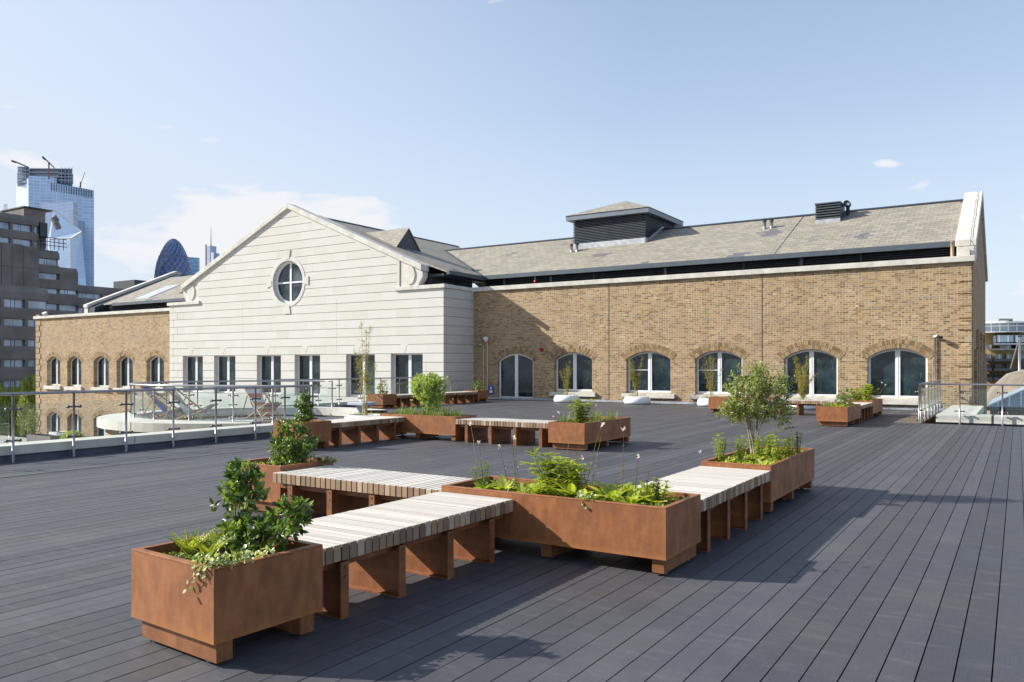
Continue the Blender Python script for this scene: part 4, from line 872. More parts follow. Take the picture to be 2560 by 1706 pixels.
def fern(label, x, y, z, n=9, L_=.24, col=M_LIME, group=None):
    t = plant('fern', label, 'fern', x, y, z, group); f = MB()
    for k in range(n):
        a = 2 * math.pi * k / n + rnd(-.3, .3); d = Vector((math.cos(a) * .55, math.sin(a) * .55, rnd(.8, 1.3))).normalized(); q = Vector((0, 0, 0)); l_ = L_ * rnd(.7, 1.15); seg = 15; r = rnd(.2, .9); dd = d.copy(); pts = []
        for i in range(seg):
            pts.append(q.copy()); q = q + dd * l_ / seg; dd = (dd + Vector((d.x, d.y, -.6)) * .05).normalized()
            sd_ = dd.cross(Vector((0, 0, 1))).normalized(); u = i / seg; w_ = l_ * .20 * math.sin(math.pi * min(1, u * .86 + .14)) ** .7 * (1.08 - u)
            for s_ in (-1, 1): f.leaf(q, (sd_ * s_ + dd * .35 + Vector((0, 0, .1))), w_, l_ * .045, up=sd_.cross(dd) * -1 + rdir() * .2, r=r + rnd(-.15, .15), fold=.1)
        f.tube(pts[::3] + [pts[-1]], .0016, 4)
    f.build('fronds', col, t); return t
def ivy(label, x, y, z, pts, n=110, trails=(), L_=.028):
    t = plant('variegated_ivy', label, 'ivy', x, y, z); f = MB(); s = MB()
    for i in range(n):
        a, b = random.choice(list(zip(pts[:-1], pts[1:]))); p = Vector(a).lerp(Vector(b), random.random()) + Vector((rnd(-.035, .035), rnd(-.05, .05), rnd(0, .05)))
        for q in range(3): f.leaf(p + rdir() * .02, (rdir(.3)), L_ * rnd(.7, 1.3), L_ * rnd(.7, 1.1), up=Vector((-.3, -.5, .8)) + rdir() * .5, r=random.random() ** .8)
    for tr in trails:
        s.tube(tr, .0018, 4)
        for p in tr[1:]:
            for q in range(2): f.leaf(Vector(p) + rdir() * .01, rdir(-.2), L_ * rnd(.8, 1.3), L_ * rnd(.8, 1.1), up=Vector((-.3, -1, .3)) + rdir() * .3, r=random.random())
    f.build('leaves', M_IVY, t); s.build('trailing_stem', M_STEM, t); return t
def rosette(label, x, y, z, n, L_, W_, mat=M_LIME, up=.9, group=None, bend=1.1, name='broadleaf_perennial', cat='perennial'):
    t = plant(name, label, cat, x, y, z, group); f = MB()
    for k in range(n):
        a = rnd(0, 6.28); d = (math.cos(a), math.sin(a), rnd(.3, 1.6) * up); s_ = rnd(.6, 1.15)
        f.blade((rnd(-.02, .02), rnd(-.02, .02), -.01), d, L_ * s_, W_ * s_, bend * rnd(.6, 1.3), 5, rnd(.15, 1), [.3, .55, .9, 1, .8, .1])
    f.build('leaves', mat, t); return t
def leafy(label, x, y, z, stems, H_, L_, W_, mat=M_LIME, spread=.12, group=None, cat='perennial', name='leafy_perennial'):
    t = plant(name, label, cat, x, y, z, group); f = MB(); s = MB()
    for k in range(stems):
        a = rnd(0, 6.28); sp = rnd(0, spread); top = Vector((math.cos(a) * sp, math.sin(a) * sp, H_ * rnd(.7, 1.05))); pts = bent((top.x * .25, top.y * .25, 0), top, 5, .008); s.tube(pts, [.004, .004, .003, .003, .003, .002], 4)
        b = rnd(.1, .8); nw = 6
        for j in range(nw):
            u = .22 + .78 * j / (nw - 1); i = min(int(u * 5), 4); p = pts[i].lerp(pts[i + 1], u * 5 - i)
            for q in range(7 if j == nw - 1 else 5):
                a2 = rnd(0, 6.28); f.blade(p, (math.cos(a2), math.sin(a2), rnd(.5, 1.2) if j == nw - 1 else rnd(.1, .8)), L_ * rnd(.7, 1.15), W_ * rnd(.8, 1.1), rnd(.4, 1.0), 3, b + rnd(-.2, .25), [.4, 1, .8, .08])
    f.build('leaves', mat, t); s.build('stem', M_GRAS, t); return t
def tuft(label, x, y, z, n, H_, W_=.006, spread=.05, mat=M_GRAS, lean=.5, group=None, name='grass_tuft', cat='grass tuft'):
    t = plant(name, label, cat, x, y, z, group); f = MB()
    for k in range(n):
        a = rnd(0, 6.28); f.blade((rnd(-spread, spread), rnd(-spread, spread), 0), (math.cos(a) * rnd(0, lean), math.sin(a) * rnd(0, lean), 1), H_ * rnd(.5, 1.1), W_, rnd(.1, .6), 4, random.random(), [.8, 1, .8, .5, .1])
    f.build('blades', mat, t); return t
def gaura(label, x, y, z, H_, lean=(0, 0), bloom=True, leafn=16, colr=M_GRAS, group='wispy pink flowered stems in the planters', fl=.019):
    t = plant('flower_stem', label, 'flower', x, y, z, group); s = MB(); f = MB(); pts = []
    for i in range(9): u = i / 8; pts.append(Vector((lean[0] * u ** 1.6 + rnd(-.004, .004), lean[1] * u ** 1.6 + rnd(-.004, .004), H_ * u)))
    s.tube(pts, [.0028] * 5 + [.002, .0018, .0015, .001], 4)
    for k in range(leafn):
        u = rnd(.05, .75); i = min(int(u * 8), 7); p = pts[i].lerp(pts[i + 1], u * 8 - i); f.leaf(p, Vector((rnd(-1, 1), rnd(-1, 1), rnd(.4, 1.6))), rnd(.025, .05) * (1.15 - u), rnd(.006, .011), r=random.random())
    s.build('stem', M_REDL if random.random() < .35 else M_GRAS, t); f.build('leaves', colr, t)
    if bloom:
        m = MB(); p = pts[-1]
        for k in range(9): m.leaf(p + rdir() * .008 - Vector((0, 0, rnd(0, .02))), rdir(.2), fl * rnd(.9, 1.5), fl * .8, r=random.random())
        m.build('petals', M_PINK, t)
    return t
def cover(label, x0, x1, y0, y1, z, n, mats=M_LIME, L_=.035, W_=.018, up=.8):
    t = MB()
    for k in range(n):
        cx, cy = rnd(x0, x1), rnd(y0, y1)
        if math.sin(cx * 9 + cy * 5) + math.sin(cx * 4.1 - cy * 7) < -.5: continue
        b = random.random()
        for q in range(6): t.leaf((cx + rnd(-.02, .02) - x0, cy + rnd(-.02, .02) - y0, rnd(0, .035)), rdir(up), L_ * rnd(.6, 1.3), W_ * rnd(.7, 1.2), r=min(1, max(0, b + rnd(-.3, .3))))
    o = t.build('ground_cover', mats); o.location = (x0, y0, z); return tag(o, label, 'ground cover', kind='stuff')
Z0 = .455
# --- near left planter
evergreen('dark glossy evergreen shrub with a leaning right lobe in the near left planter', -3.95, 3.18, Z0, [((.0, .03, .16), (.19, .15, .16)), ((-.10, 0, .40), (.12, .12, .13)), ((.05, .03, .42), (.12, .12, .13)), ((.33, .06, .26), (.15, .13, .11)), ((.42, .06, .33), (.07, .08, .06)), ((.13, .02, .12), (.18, .14, .14)), ((-.03, .02, .52), (.13, .11, .06))], 2600, .056, .027, stems=6, whorl=7)
fern('upright bright green fern nearest the left side of the near left planter', -4.17, 2.98, Z0, 24, .22)
fern('smaller yellow green fern just left of the dark shrub, near left planter', -4.0, 2.98, Z0, 18, .20)
fern('low fern clump at the back of the near left planter', -4.15, 3.18, Z0, 18, .18)
ivy('variegated cream and green ivy spilling over the front corner of the near left planter', -3.565, 2.70, .53, [(-.22, .06, -.02), (-.06, .02, .01), (.0, .08, .0), (.0, .22, 0), (-.05, .38, -.02)], 75, [[(-.08, .02, .02), (-.10, -.025, .0), (-.13, -.035, -.04), (-.17, -.03, -.08), (-.20, -.028, -.12)], [(-.04, .02, .01), (-.06, -.03, -.01), (-.08, -.03, -.04)], [(-.12, .02, .02), (-.13, -.03, -.01), (-.14, -.03, -.03)]])
cover('small clover like leaves along the left end of the near left planter', -4.27, -4.08, 2.84, 3.0, Z0, 26, M_OLIV, .024, .018)
cover('sparse low green leaves over the soil of the near left planter', -4.3, -3.6, 2.75, 3.4, Z0, 40, M_OLIV, .022, .014)
# --- foreground long planter
def q3(px): return -4.36 + 2.12 * px
leafy('tall bushy lime green perennial with long pointed leaves in the middle of the foreground planter', q3(.42), 6.12, Z0, 22, .36, .105, .026, M_LIME, .22)
leafy('second pointed leaf clump leaning right of the tall lime perennial', q3(.52), 6.10, Z0, 11, .30, .10, .024, M_LIME, .14)
leafy('low spiky leaf clump at the front of the foreground planter', q3(.44), 5.84, Z0, 12, .14, .085, .018, M_LIME, .11)
for i, (u, yy, n_, l_, d_) in enumerate(((.21, 6.0, 18, .20, 'left of the tall lime perennial'), (.13, 5.95, 14, .16, 'nearest the left end'), (.545, 6.0, 22, .27, 'right behind the tall lime perennial'), (.72, 6.02, 24, .30, 'with the largest upright leaves'), (.81, 5.93, 22, .25, 'towards the right end'), (.66, 6.15, 18, .26, 'at the back edge'), (.88, 6.05, 16, .20, 'closest to the right end'))):
    rosette('broad leaved lime green rosette %s of the foreground planter' % d_ if 'end' in d_ or 'edge' in d_ else 'broad leaved lime green rosette %s, foreground planter' % d_, q3(u), yy, Z0 + .01, n_, l_ * .9, .070, up=2.2, bend=1.0)
for i, (u, yy, n_, l_, d_) in enumerate(((.30, 6.2, 16, .22, 'behind the low spiky clump'), (.34, 5.9, 16, .16, 'in front of the lime perennial stems'), (.62, 5.92, 18, .19, 'in the gap right of centre'), (.76, 6.22, 20, .26, 'at the back of the right half'), (.84, 6.2, 18, .24, 'behind the pink flowered stem'))):
    rosette('bright broad leaved rosette %s, foreground planter' % d_, q3(u), yy, Z0 + .01, n_, l_, .062, up=2.2, bend=1.0)
leafy('wiry branched weed at the left end of the foreground planter', q3(.10), 6.02, Z0, 8, .26, .05, .012, M_GRAS, .13)
leafy('small leaved branching plant near the right end of the foreground planter', q3(.90), 6.05, Z0, 10, .22, .04, .020, M_OLIV, .14)
rosette('dark round leaved creeper at the front of the foreground planter', q3(.58), 5.80, Z0, 14, .07, .05, M_EVER, .4)
rosette('dark round leaved creeper beside the right hand rosettes, foreground planter', q3(.70), 5.84, Z0, 12, .07, .05, M_EVER, .4)
ivy('small ivy sprig hanging over the front rim of the foreground planter', q3(.665), 5.69, .53, [(-.06, .05, -.02), (0, .01, .01), (.03, .04, 0)], 12, [[(0, 0, .01), (.01, -.02, -.02), (.03, -.03, -.05)]])
for i, (u, yy, h_, ln, bl, dsc) in enumerate(((.05, 6.1, .60, (-.16, .1), True, 'leftmost wispy stem leaning left, foreground planter'), (.065, 6.15, .44, (-.10, .05), True, 'short pink tipped stem beside the leftmost one'), (.20, 6.12, .42, (-.10, 0), True, 'pink tipped stem above the left rosettes'), (.235, 6.15, .52, (-.10, .05), False, 'bare reddish stem left of the lime perennial'), (.26, 6.1, .50, (-.06, .02), True, 'upright pink tipped stem just left of the lime perennial'),
     (.46, 6.2, .48, (-.02, .1), False, 'green stem rising through the lime perennial'), (.50, 6.2, .52, (.02, .08), False, 'thin stem behind the lime perennial'), (.585, 6.08, .66, (.13, .06), True, 'tallest stem leaning right over the foreground planter'), (.58, 6.1, .36, (-.04, .02), True, 'white flowered stem right of the lime perennial'), (.60, 6.12, .55, (.08, .04), False, 'leafy green stem beside the tallest one'),
     (.755, 6.05, .64, (-.01, .03), True, 'tall upright pink flowered stem above the right rosettes'), (.82, 5.98, .42, (.02, .02), True, 'pink flowered stem near the right end'), (.86, 6.0, .30, (.03, .0), False, 'shortest thin stem near the right end'))):
    gaura(dsc, q3(u), yy, Z0, h_, ln, bl, 20 if not bl or h_ > .6 else 12)
cover('mixed low green leaves over the soil of the foreground planter', -4.3, -2.3, 5.75, 6.4, Z0, 520, M_OLIV, .040, .024)
cover('pale green creeping leaves at the right end of the foreground planter', -2.75, -2.3, 5.75, 6.3, Z0, 50, M_PALE, .026, .014)
# --- planter with the small tree
t = plant('small_tree', 'small multi stemmed tree with grey branches and a loose olive green crown', 'tree', -2.80, 10.0, Z0); t.scale = (1.06, 1.06, 1.04); s = MB(); f = MB()
tips = []
for k in range(9):
    a = k * .7 + rnd(-.2, .2); rr = rnd(.10, .30); base = Vector((rnd(-.035, .035), rnd(-.035, .035), -.03)); mid = Vector((math.cos(a) * rr * .45, math.sin(a) * rr * .45, rnd(.28, .42))); top = Vector((math.cos(a) * rr * 1.25 + .02, math.sin(a) * rr * 1.25, rnd(.72, 1.06)))
    pts = [base, base.lerp(mid, .5) + rdir() * .012, mid, mid.lerp(top, .33) + rdir() * .02, mid.lerp(top, .66) + rdir() * .02, top]
    s.tube(pts, [.013, .011, .009, .007, .005, .003], 6); 
    for j in range(9):
        u = rnd(0, 1); o_ = mid.lerp(top, u); e_ = o_ + Vector((rnd(-1, 1), rnd(-1, 1), rnd(.1, .9))).normalized() * rnd(.1, .24); s.tube([o_, o_.lerp(e_, .5) + rdir() * .01, e_], [.004, .003, .0015], 4); tips.append(e_)
s.build('trunk', M_GSTEM, t, smooth=True)
blobs = [((-.05, 0, .72), (.30, .30, .27)), ((.14, .05, .82), (.26, .25, .27)), ((-.18, -.05, .56), (.20, .22, .15)), ((.24, .06, .56), (.20, .22, .17)), ((.03, 0, 1.0), (.14, .14, .12)), ((-.18, .02, .98), (.07, .07, .12)), ((.30, .1, .90), (.10, .12, .10)), ((.38, .12, .42), (.10, .10, .06))]
tot = sum(b[1][0] * b[1][1] * b[1][2] for b in blobs)
for c, r in blobs:
    for i in range(int(1500 * r[0] * r[1] * r[2] / tot)):
        p, v = in_blob(c, r, .25)
        if math.sin(p.x * 23) + math.sin(p.y * 19 + 1) + math.sin(p.z * 21 + 2) < -.55: continue
        if random.random() < .15: p = Vector(c) + (p - Vector(c)) * rnd(1.1, 1.35)
        ax = (v + Vector((0, 0, .7)) + rdir() * .6).normalized(); b_ = rnd(.15, 1)
        for q in range(8): f.leaf(p + ax * rnd(-.05, .05), (ax * .5 + rdir()).normalized(), rnd(.028, .048), rnd(.011, .018), up=ax + rdir() * .6, r=min(1, b_ + rnd(-.1, .3)))
f.build('crown', M_OLIV, t)
for i, (xx, yy, dsc) in enumerate(((-2.86, 9.02, 'spiky lime clump left of the small tree trunk'), (-2.60, 9.25, 'broad lime rosette in front of the small tree'), (-2.42, 9.05, 'large wavy leaved rosette at the front of the small tree planter'))):
    rosette(dsc, xx, yy, Z0, 16, .17 if i else .13, .055, up=1.4)
for i, (xx, yy, h_, dsc) in enumerate(((-2.93, 9.15, .34, 'upright spikes at the left of the small tree planter'), (-2.78, 9.35, .30, 'upright spikes just behind the trunk of the small tree'), (-2.55, 9.75, .34, 'tallest upright spikes right of the small tree'), (-2.42, 9.62, .30, 'upright spikes in the middle right of the small tree planter'), (-2.36, 10.0, .26, 'upright spikes near the far end of the small tree planter'), (-2.7, 9.9, .28, 'upright spikes at the back of the small tree planter'))):
    leafy(dsc, xx, yy, Z0, 15, h_, .045, .013, M_LIME, .12, name='spiky_perennial')
leafy('dark green bushy spike at the far right end of the small tree planter', -2.36, 10.45, Z0, 8, .34, .04, .014, M_OLIV, .08)
rosette('reddish leaved clump beside the trunk of the small tree', -2.6, 9.55, Z0, 16, .10, .03, M_REDL, 1.0); rosette('reddish leaved clump near the right rim of the small tree planter', -2.36, 9.5, Z0, 14, .10, .03, M_REDL, 1.0); rosette('reddish leaved clump at the far end of the small tree planter', -2.4, 10.25, Z0, 14, .12, .03, M_REDL, 1.0)
cover('mixed low lime leaves over the soil of the small tree planter', -2.97, -2.29, 8.78, 10.8, Z0, 620, M_LIME, .042, .026)
gaura('white flowered stem right of the small tree crown', -2.35, 9.9, Z0, .50, (.03, .02), True, 8); gaura('white bud on a thin stem left of the small tree planter', -2.95, 8.85, Z0, .16, (-.14, .05), True, 3); gaura('thin stem with buds at the far end of the small tree planter', -2.32, 10.6, Z0, .30, (.05, .05), False, 6)
# --- left middle planters
evergreen('wide evergreen shrub in the square planter at the left end of the middle bench', -6.94, 6.25, Z0, [((.0, 0, .15), (.24, .22, .18)), ((.14, .04, .30), (.20, .18, .15)), ((-.12, 0, .36), (.10, .10, .18)), ((.03, 0, .45), (.14, .13, .10)), ((-.17, 0, .20), (.12, .12, .18))], 4300, .044, .024, stems=6, tone=(.1, .9))
cover('mixed lime and brown low leaves in the square planter of the wide evergreen', -7.38, -6.67, 5.87, 6.56, Z0, 120, M_LIME, .034, .018)
evergreen('trailing green shrublet at the right rim of the square planter by the middle bench', -6.72, 6.45, Z0, [((.02, 0, .06), (.13, .10, .06)), ((.18, .02, .10), (.10, .06, .05))], 260, .035, .02, M_OLIV, stems=2)
evergreen('dark conical evergreen shrub in the planter beside the left railing', -11.80, 10.98, Z0, [((.0, 0, .16), (.19, .19, .17)), ((.03, 0, .38), (.17, .16, .14)), ((-.13, 0, .42), (.10, .10, .08)), ((.02, 0, .56), (.11, .10, .10))], 3300, .048, .025, stems=5)
cover('bright low leaves under the dark conical evergreen beside the left railing', -12.16, -11.48, 10.6, 11.3, Z0, 130, M_LIME, .045, .022)
# --- middle long planter with round bush
t = evergreen('round pale green bush on a thin bare trunk in the middle distance planter', -11.10, 13.98, Z0, [((.0, 0, .66), (.42, .40, .30)), ((.12, 0, .40), (.26, .26, .30)), ((-.12, 0, .82), (.26, .26, .18)), ((.10, 0, .86), (.30, .28, .16)), ((.1, 0, .18), (.14, .14, .10))], 15000, .050, .017, M_PALE, M_GSTEM, stems=4, whorl=8, shell=.35, name='round_bush', cat='bush', tone=(0, 1), gf=17, gap=-1.1)
for i, (u, h_, dsc) in enumerate(((.12, .16, 'leftmost'), (.24, .19, 'second from the left'), (.36, .20, 'third from the left'), (.52, .24, 'just left of the trunk'), (.66, .16, 'just right of the trunk'), (.80, .25, 'tallest, towards the right'), (.94, .20, 'rightmost'))):
    tuft('grass tuft in the round bush planter, %s' % dsc, -12.1 + 2.0 * u, 13.8 + rnd(-.1, .1), Z0, 90, h_ * 1.45, .011, .10)
cover('low green leaves along the planter of the round pale bush', -12.1, -10.1, 13.62, 14.28, Z0, 170, M_LIME, .038, .018)
for i, (u, h_, ln) in enumerate(((.44, .5, (-.05, 0)), (.50, .62, (-.1, .0)), (.75, .55, (.05, 0)), (.9, .45, (.05, 0)))):
    gaura('dark thin seed stem in the round bush planter, %s' % ('leftmost', 'second', 'third', 'rightmost')[i], -12.1 + 2.0 * u, 13.75, Z0, h_, ln, True, 10)
# --- planter at right end of the middle group
leafy('lime green leafy shrub in the planter pointing away at the end of the middle group', -7.3, 13.95, Z0, 20, .46, .10, .036, M_LIME, .26)
for xx, yy, h_, dsc in ((-7.2, 14.5, .34, 'right of the lime shrub'), (-7.1, 15.0, .28, 'at the far end'), (-7.4, 13.55, .28, 'at the near end')):
    tuft('grass tuft %s of the planter pointing away' % dsc, xx, yy, Z0, 60, h_, .01, .09)
gaura('white flower beside the lime shrub, near the left rim of its planter', -7.58, 13.7, Z0, .25, (-.05, 0), True, 6, fl=.03); gaura('pink flower above the lime shrub of the planter pointing away', -7.0, 13.9, Z0, .40, (.05, .1), True, 6, fl=.019); gaura('thin pink flower left of the lime shrub', -7.55, 13.5, Z0, .18, (-.08, 0), True, 4, fl=.02)
cover('low mixed leaves in the planter pointing away', -7.58, -6.9, 13.36, 15.34, Z0, 170, M_OLIV, .036, .018)
# --- back left group
evergreen('variegated upright shrub in the planter before the stone building', -20.55, 23.1, Z0, [((.0, 0, .25), (.22, .22, .26)), ((.05, 0, .5), (.13, .13, .16))], 700, .06, .03, M_OLIV, stems=4, tone=(.1, 1)); cover('low leaves round the variegated upright shrub', -20.9, -20.28, 22.8, 23.4, Z0, 70, M_LIME, .05, .03)
evergreen('small round evergreen in the farthest planter by the brick corner', -20.5, 29.4, Z0, [((.0, 0, .25), (.30, .28, .26))], 700, .06, .03, M_EVER, stems=4, tone=(.1, .9)); cover('yellowish low leaves in the farthest planter', -20.9, -20.28, 29.0, 29.65, Z0, 70, M_LIME, .06, .03)
# --- back right group
evergreen('dark round shrub in the planter standing out at the right', -4.05, 23.6, Z0, [((.0, 0, .24), (.27, .29, .26))], 1300, .05, .026, M_EVER, stems=3, tone=(.3, 1))
for xx, yy, l_, dsc in ((-4.35, 22.8, .14, 'at the near end'), (-4.1, 22.95, .14, 'in the middle'), (-4.35, 23.5, .16, 'at the left rim'), (-4.0, 24.1, .18, 'at the far end')): rosette('lime rosette %s of the planter with the dark round shrub' % dsc, xx, yy, Z0, 26, l_ * 1.5, .07, up=1.6)
tuft('fine grass tuft left of the dark round shrub', -4.35, 22.65, Z0, 90, .24, .01, .12); cover('low lime leaves round the dark round shrub', -4.5, -3.84, 22.42, 24.3, Z0, 150, M_LIME, .05, .026)
leafy('bright lime shrub under the last arched window', -4.1, 27.9, Z0, 22, .50, .12, .055, M_LIME, .30); leafy('lower bright lime shrub beside it, nearer the bench', -4.25, 27.1, Z0, 18, .40, .11, .05, M_LIME, .28)
gaura('white flower stem right of the bright lime shrub', -3.85, 28.1, Z0, .62, (.12, .1), True, 5, fl=.03); gaura('second white flower stem at the last arched window', -3.85, 28.2, Z0, .55, (.22, .1), True, 5, fl=.03); cover('low lime leaves in the planter under the last arched window', -4.5, -3.84, 26.75, 28.7, Z0, 120, M_LIME, .06, .03)
cover('low leaves in the long planter behind the small tree', -9.0, -7.0, 27.0, 27.66, Z0, 130, M_LIME, .06, .03); tuft('reddish grasses at the right end of the long planter behind the small tree', -7.4, 27.3, Z0, 60, .35, .012, .12, M_REDL)
# --- bamboo in the bowls
def bamboo(label, x, y, z, H_, n=9, spread=.22, dens=1.0, bare=.25):
    t = plant('bamboo', label, 'bamboo', x, y, z, 'bamboo plants in the white bowls'); s = MB(); f = MB()
    for k in range(n):
        a = rnd(0, 6.28); r0 = rnd(0, .10); h_ = H_ * rnd(.55, 1.0); top = Vector((math.cos(a) * spread * rnd(.3, 1), math.sin(a) * spread * rnd(.3, 1), h_)); base = Vector((math.cos(a) * r0, math.sin(a) * r0, 0)); pts = [base.lerp(top, i / 6) + Vector((0, 0, 0)) for i in range(7)]
        for i in range(7): pts[i].x -= (top.x - base.x) * .25 * math.sin(math.pi * i / 6); pts[i].y -= (top.y - base.y) * .25 * math.sin(math.pi * i / 6)
        s.tube(pts, [.007, .007, .006, .006, .005, .004, .002], 5)
        for j in range(int(34 * dens * h_ / 1.5)):
            u = rnd(bare, 1); i = min(int(u * 6), 5); p = pts[i].lerp(pts[i + 1], u * 6 - i) + Vector((rnd(-1, 1), rnd(-1, 1), rnd(-.2, .6))) * .09 * (1.3 - u)
            for q in range(4): f.leaf(p + rdir() * .02, Vector((rnd(-1, 1), rnd(-1, 1), rnd(-.6, .5))), rnd(.06, .12), rnd(.011, .018), r=random.random())
    s.build('canes', M_CANE, t, smooth=True); f.build('foliage', M_BAM, t); return t
bamboo('tallest golden bamboo rising above the far railing, by the round balcony end', BW[0][0], BW[0][1], .27, 2.55, 10, .46, .7, .33)
bamboo('sparse bamboo in front of the first arched window right of the door', BW[1][0], BW[1][1], .27, 1.6, 8, .32, 1.3, .15)
bamboo('brownish bamboo in front of the second arched window', BW[2][0], BW[2][1], .27, 1.75, 9, .42, 1.1, .3)
bamboo('thin bamboo left of the small tree, third arched window', BW[3][0], BW[3][1], .27, 1.85, 9, .45, 1.0, .22)
bamboo('dense golden bamboo in front of the fourth arched window', BW[4][0], BW[4][1], .27, 1.8, 17, .68, 1.5, .15)
for (x, y, _), nm in zip(BW, ('hidden behind the bench', 'at the first arched window', 'at the second arched window', 'at the third arched window', 'at the fourth arched window')):
    tuft('straw coloured grass at the foot of the bamboo %s' % nm, x, y, .27, 110, .24, .010, .33, M_BAM, .9)
# ================================================================ lower terrace at the left
def lbox(label, x0, x1, y0, y1, h_, mat=None, name='terrace_planter'):
    t = thing(name, label, 'planter', ((x0 + x1) / 2, (y0 + y1) / 2, -4.0), 0); lx, ly = (x1 - x0) / 2, (y1 - y0) / 2
    m = MB(); T = .04; m.box(-lx, lx, -ly, -ly + T, 0, h_); m.box(-lx, lx, ly - T, ly, 0, h_); m.box(-lx, -lx + T, -ly + T, ly - T, 0, h_); m.box(lx - T, lx, -ly + T, ly - T, 0, h_); m.build('box', mat or M_BRUT, t, bevel=.01)
    m = MB(); m.box(-lx + T, lx - T, -ly + T, ly - T, .1, h_ - .06); m.build('soil', M_SOIL, t); return t
lbox('dark grey trough planter on the lower terrace, beside the white one', -59.6, -56.4, 29.3, 30.1, .75)
lbox('white trough planter on the lower terrace against the brick wing', -59.9, -57.4, 31.0, 31.8, .8, M_WHITE)
lbox('second dark trough planter on the lower terrace, right of the first', -56.2, -54.9, 31.0, 31.7, .6)
def leafmass(name, label, cat, loc, blobs, n, L_, W_, mat, trunk=None, group=None, droop=False):
    t = thing(name, label, cat, loc, 0, group); f = MB(); tot = sum(b[1][0] * b[1][1] * b[1][2] for b in blobs)
    for c, r in blobs:
        for i in range(int(n * r[0] * r[1] * r[2] / tot)):
            p, v = in_blob(c, r, .4); b_ = rnd(0, .85)
            if droop:
                for q in range(7): f.leaf(p + Vector((rnd(-.1, .1), rnd(-.1, .1), -q * L_ * .55)), Vector((rnd(-.4, .4), rnd(-.4, .4), -1)), L_ * rnd(.8, 1.2), W_, r=b_ + rnd(-.15, .15))
            else:
                for q in range(6): f.leaf(p + rdir() * L_, (v + rdir()).normalized(), L_ * rnd(.7, 1.2), W_ * rnd(.7, 1.2), r=min(1, b_ + rnd(-.15, .25)))
    f.build('crown' if trunk else 'foliage', mat, t)
    if trunk:
        s = MB()
        for a_, b_, r_ in trunk: s.tube(bent(a_, b_, 4, r_ * .5), [r_, r_ * .9, r_ * .75, r_ * .6, r_ * .4], 8)
        s.build('trunk', M_STEM, t, smooth=True)
    return t
leafmass('clipped_bush', 'round clipped green bush on the lower terrace by the brick wing', 'bush', (-54.2, 29.6, -4), [((0, 0, .55), (.75, .7, .6))], 1100, .10, .06, M_LIME)
leafmass('terrace_shrub', 'airy yellow green shrub in the lower terrace trough planter', 'shrub', (-59.6, 29.7, -3.3), [((0, 0, .9), (.6, .3, .9)), ((-1.3, 0, 1.5), (.4, .3, 1.5))], 380, .14, .05, M_OLIV)
leafmass('terrace_shrub', 'airy green shrub at the left edge seen through the first glass panels', 'shrub', (-49.5, 21.6, -3.8), [((0, 0, 1.1), (.6, .5, 1.1)), ((.2, 0, 2.2), (.3, .3, .9)), ((-1.3, -.2, .8), (.5, .5, .9))], 1300, .12, .05, M_OLIV)
leafmass('willow_tree', 'yellow green weeping willow beyond the lower terrace, left of the brick wing', 'tree', (-93, 48, -9), [((0, 0, 6.8), (4.5, 4, 3.6)), ((-5, -3.5, 6.0), (3.4, 3, 3.2)), ((3.6, 3.0, 7.8), (3.2, 3, 3.0)), ((-8.5, -6, 5.2), (3.5, 3, 3.2)), ((6, 6, 6.5), (3.5, 3, 3.4)), ((1, -2, 2.5), (5, 4, 3.5)), ((-6, -6, 1.5), (4, 4, 3))], 5200, .45, .12, M_WILL, [((0, 0, 0), (0, 0, 6), .45), ((0, 0, 3.5), (-5, -3.5, 6.5), .2), ((0, 0, 4), (3.6, 3, 8), .2)], droop=True)
railing('thin distant railing along the outer edge of the lower terrace', [(-66.5, 21), (-66.5, 23.6), (-66.5, 26.2), (-66.5, 28.8), (-66.5, 31.4)], [0, 1, 2, 3, 4], 1.12)
bpy.data.objects[[o.name for o in bpy.data.objects if o.name.startswith('glass_railing')][-1]].location.z = -4.0
t = thing('parasol', 'closed white parasol lying low on the terrace at the far left edge', 'parasol', (-38.6, 15.8, -4.0))
m = MB(); m.tube([(0, 0, 0), (0, 0, 1.4)], .03, 8); m.build('pole', M_STEEL, t); m = MB(); m.lathe([(1.5, 1.15), (1.0, 1.5), (.02, 1.85)], 8); m.build('canopy', M_WHITE, t)

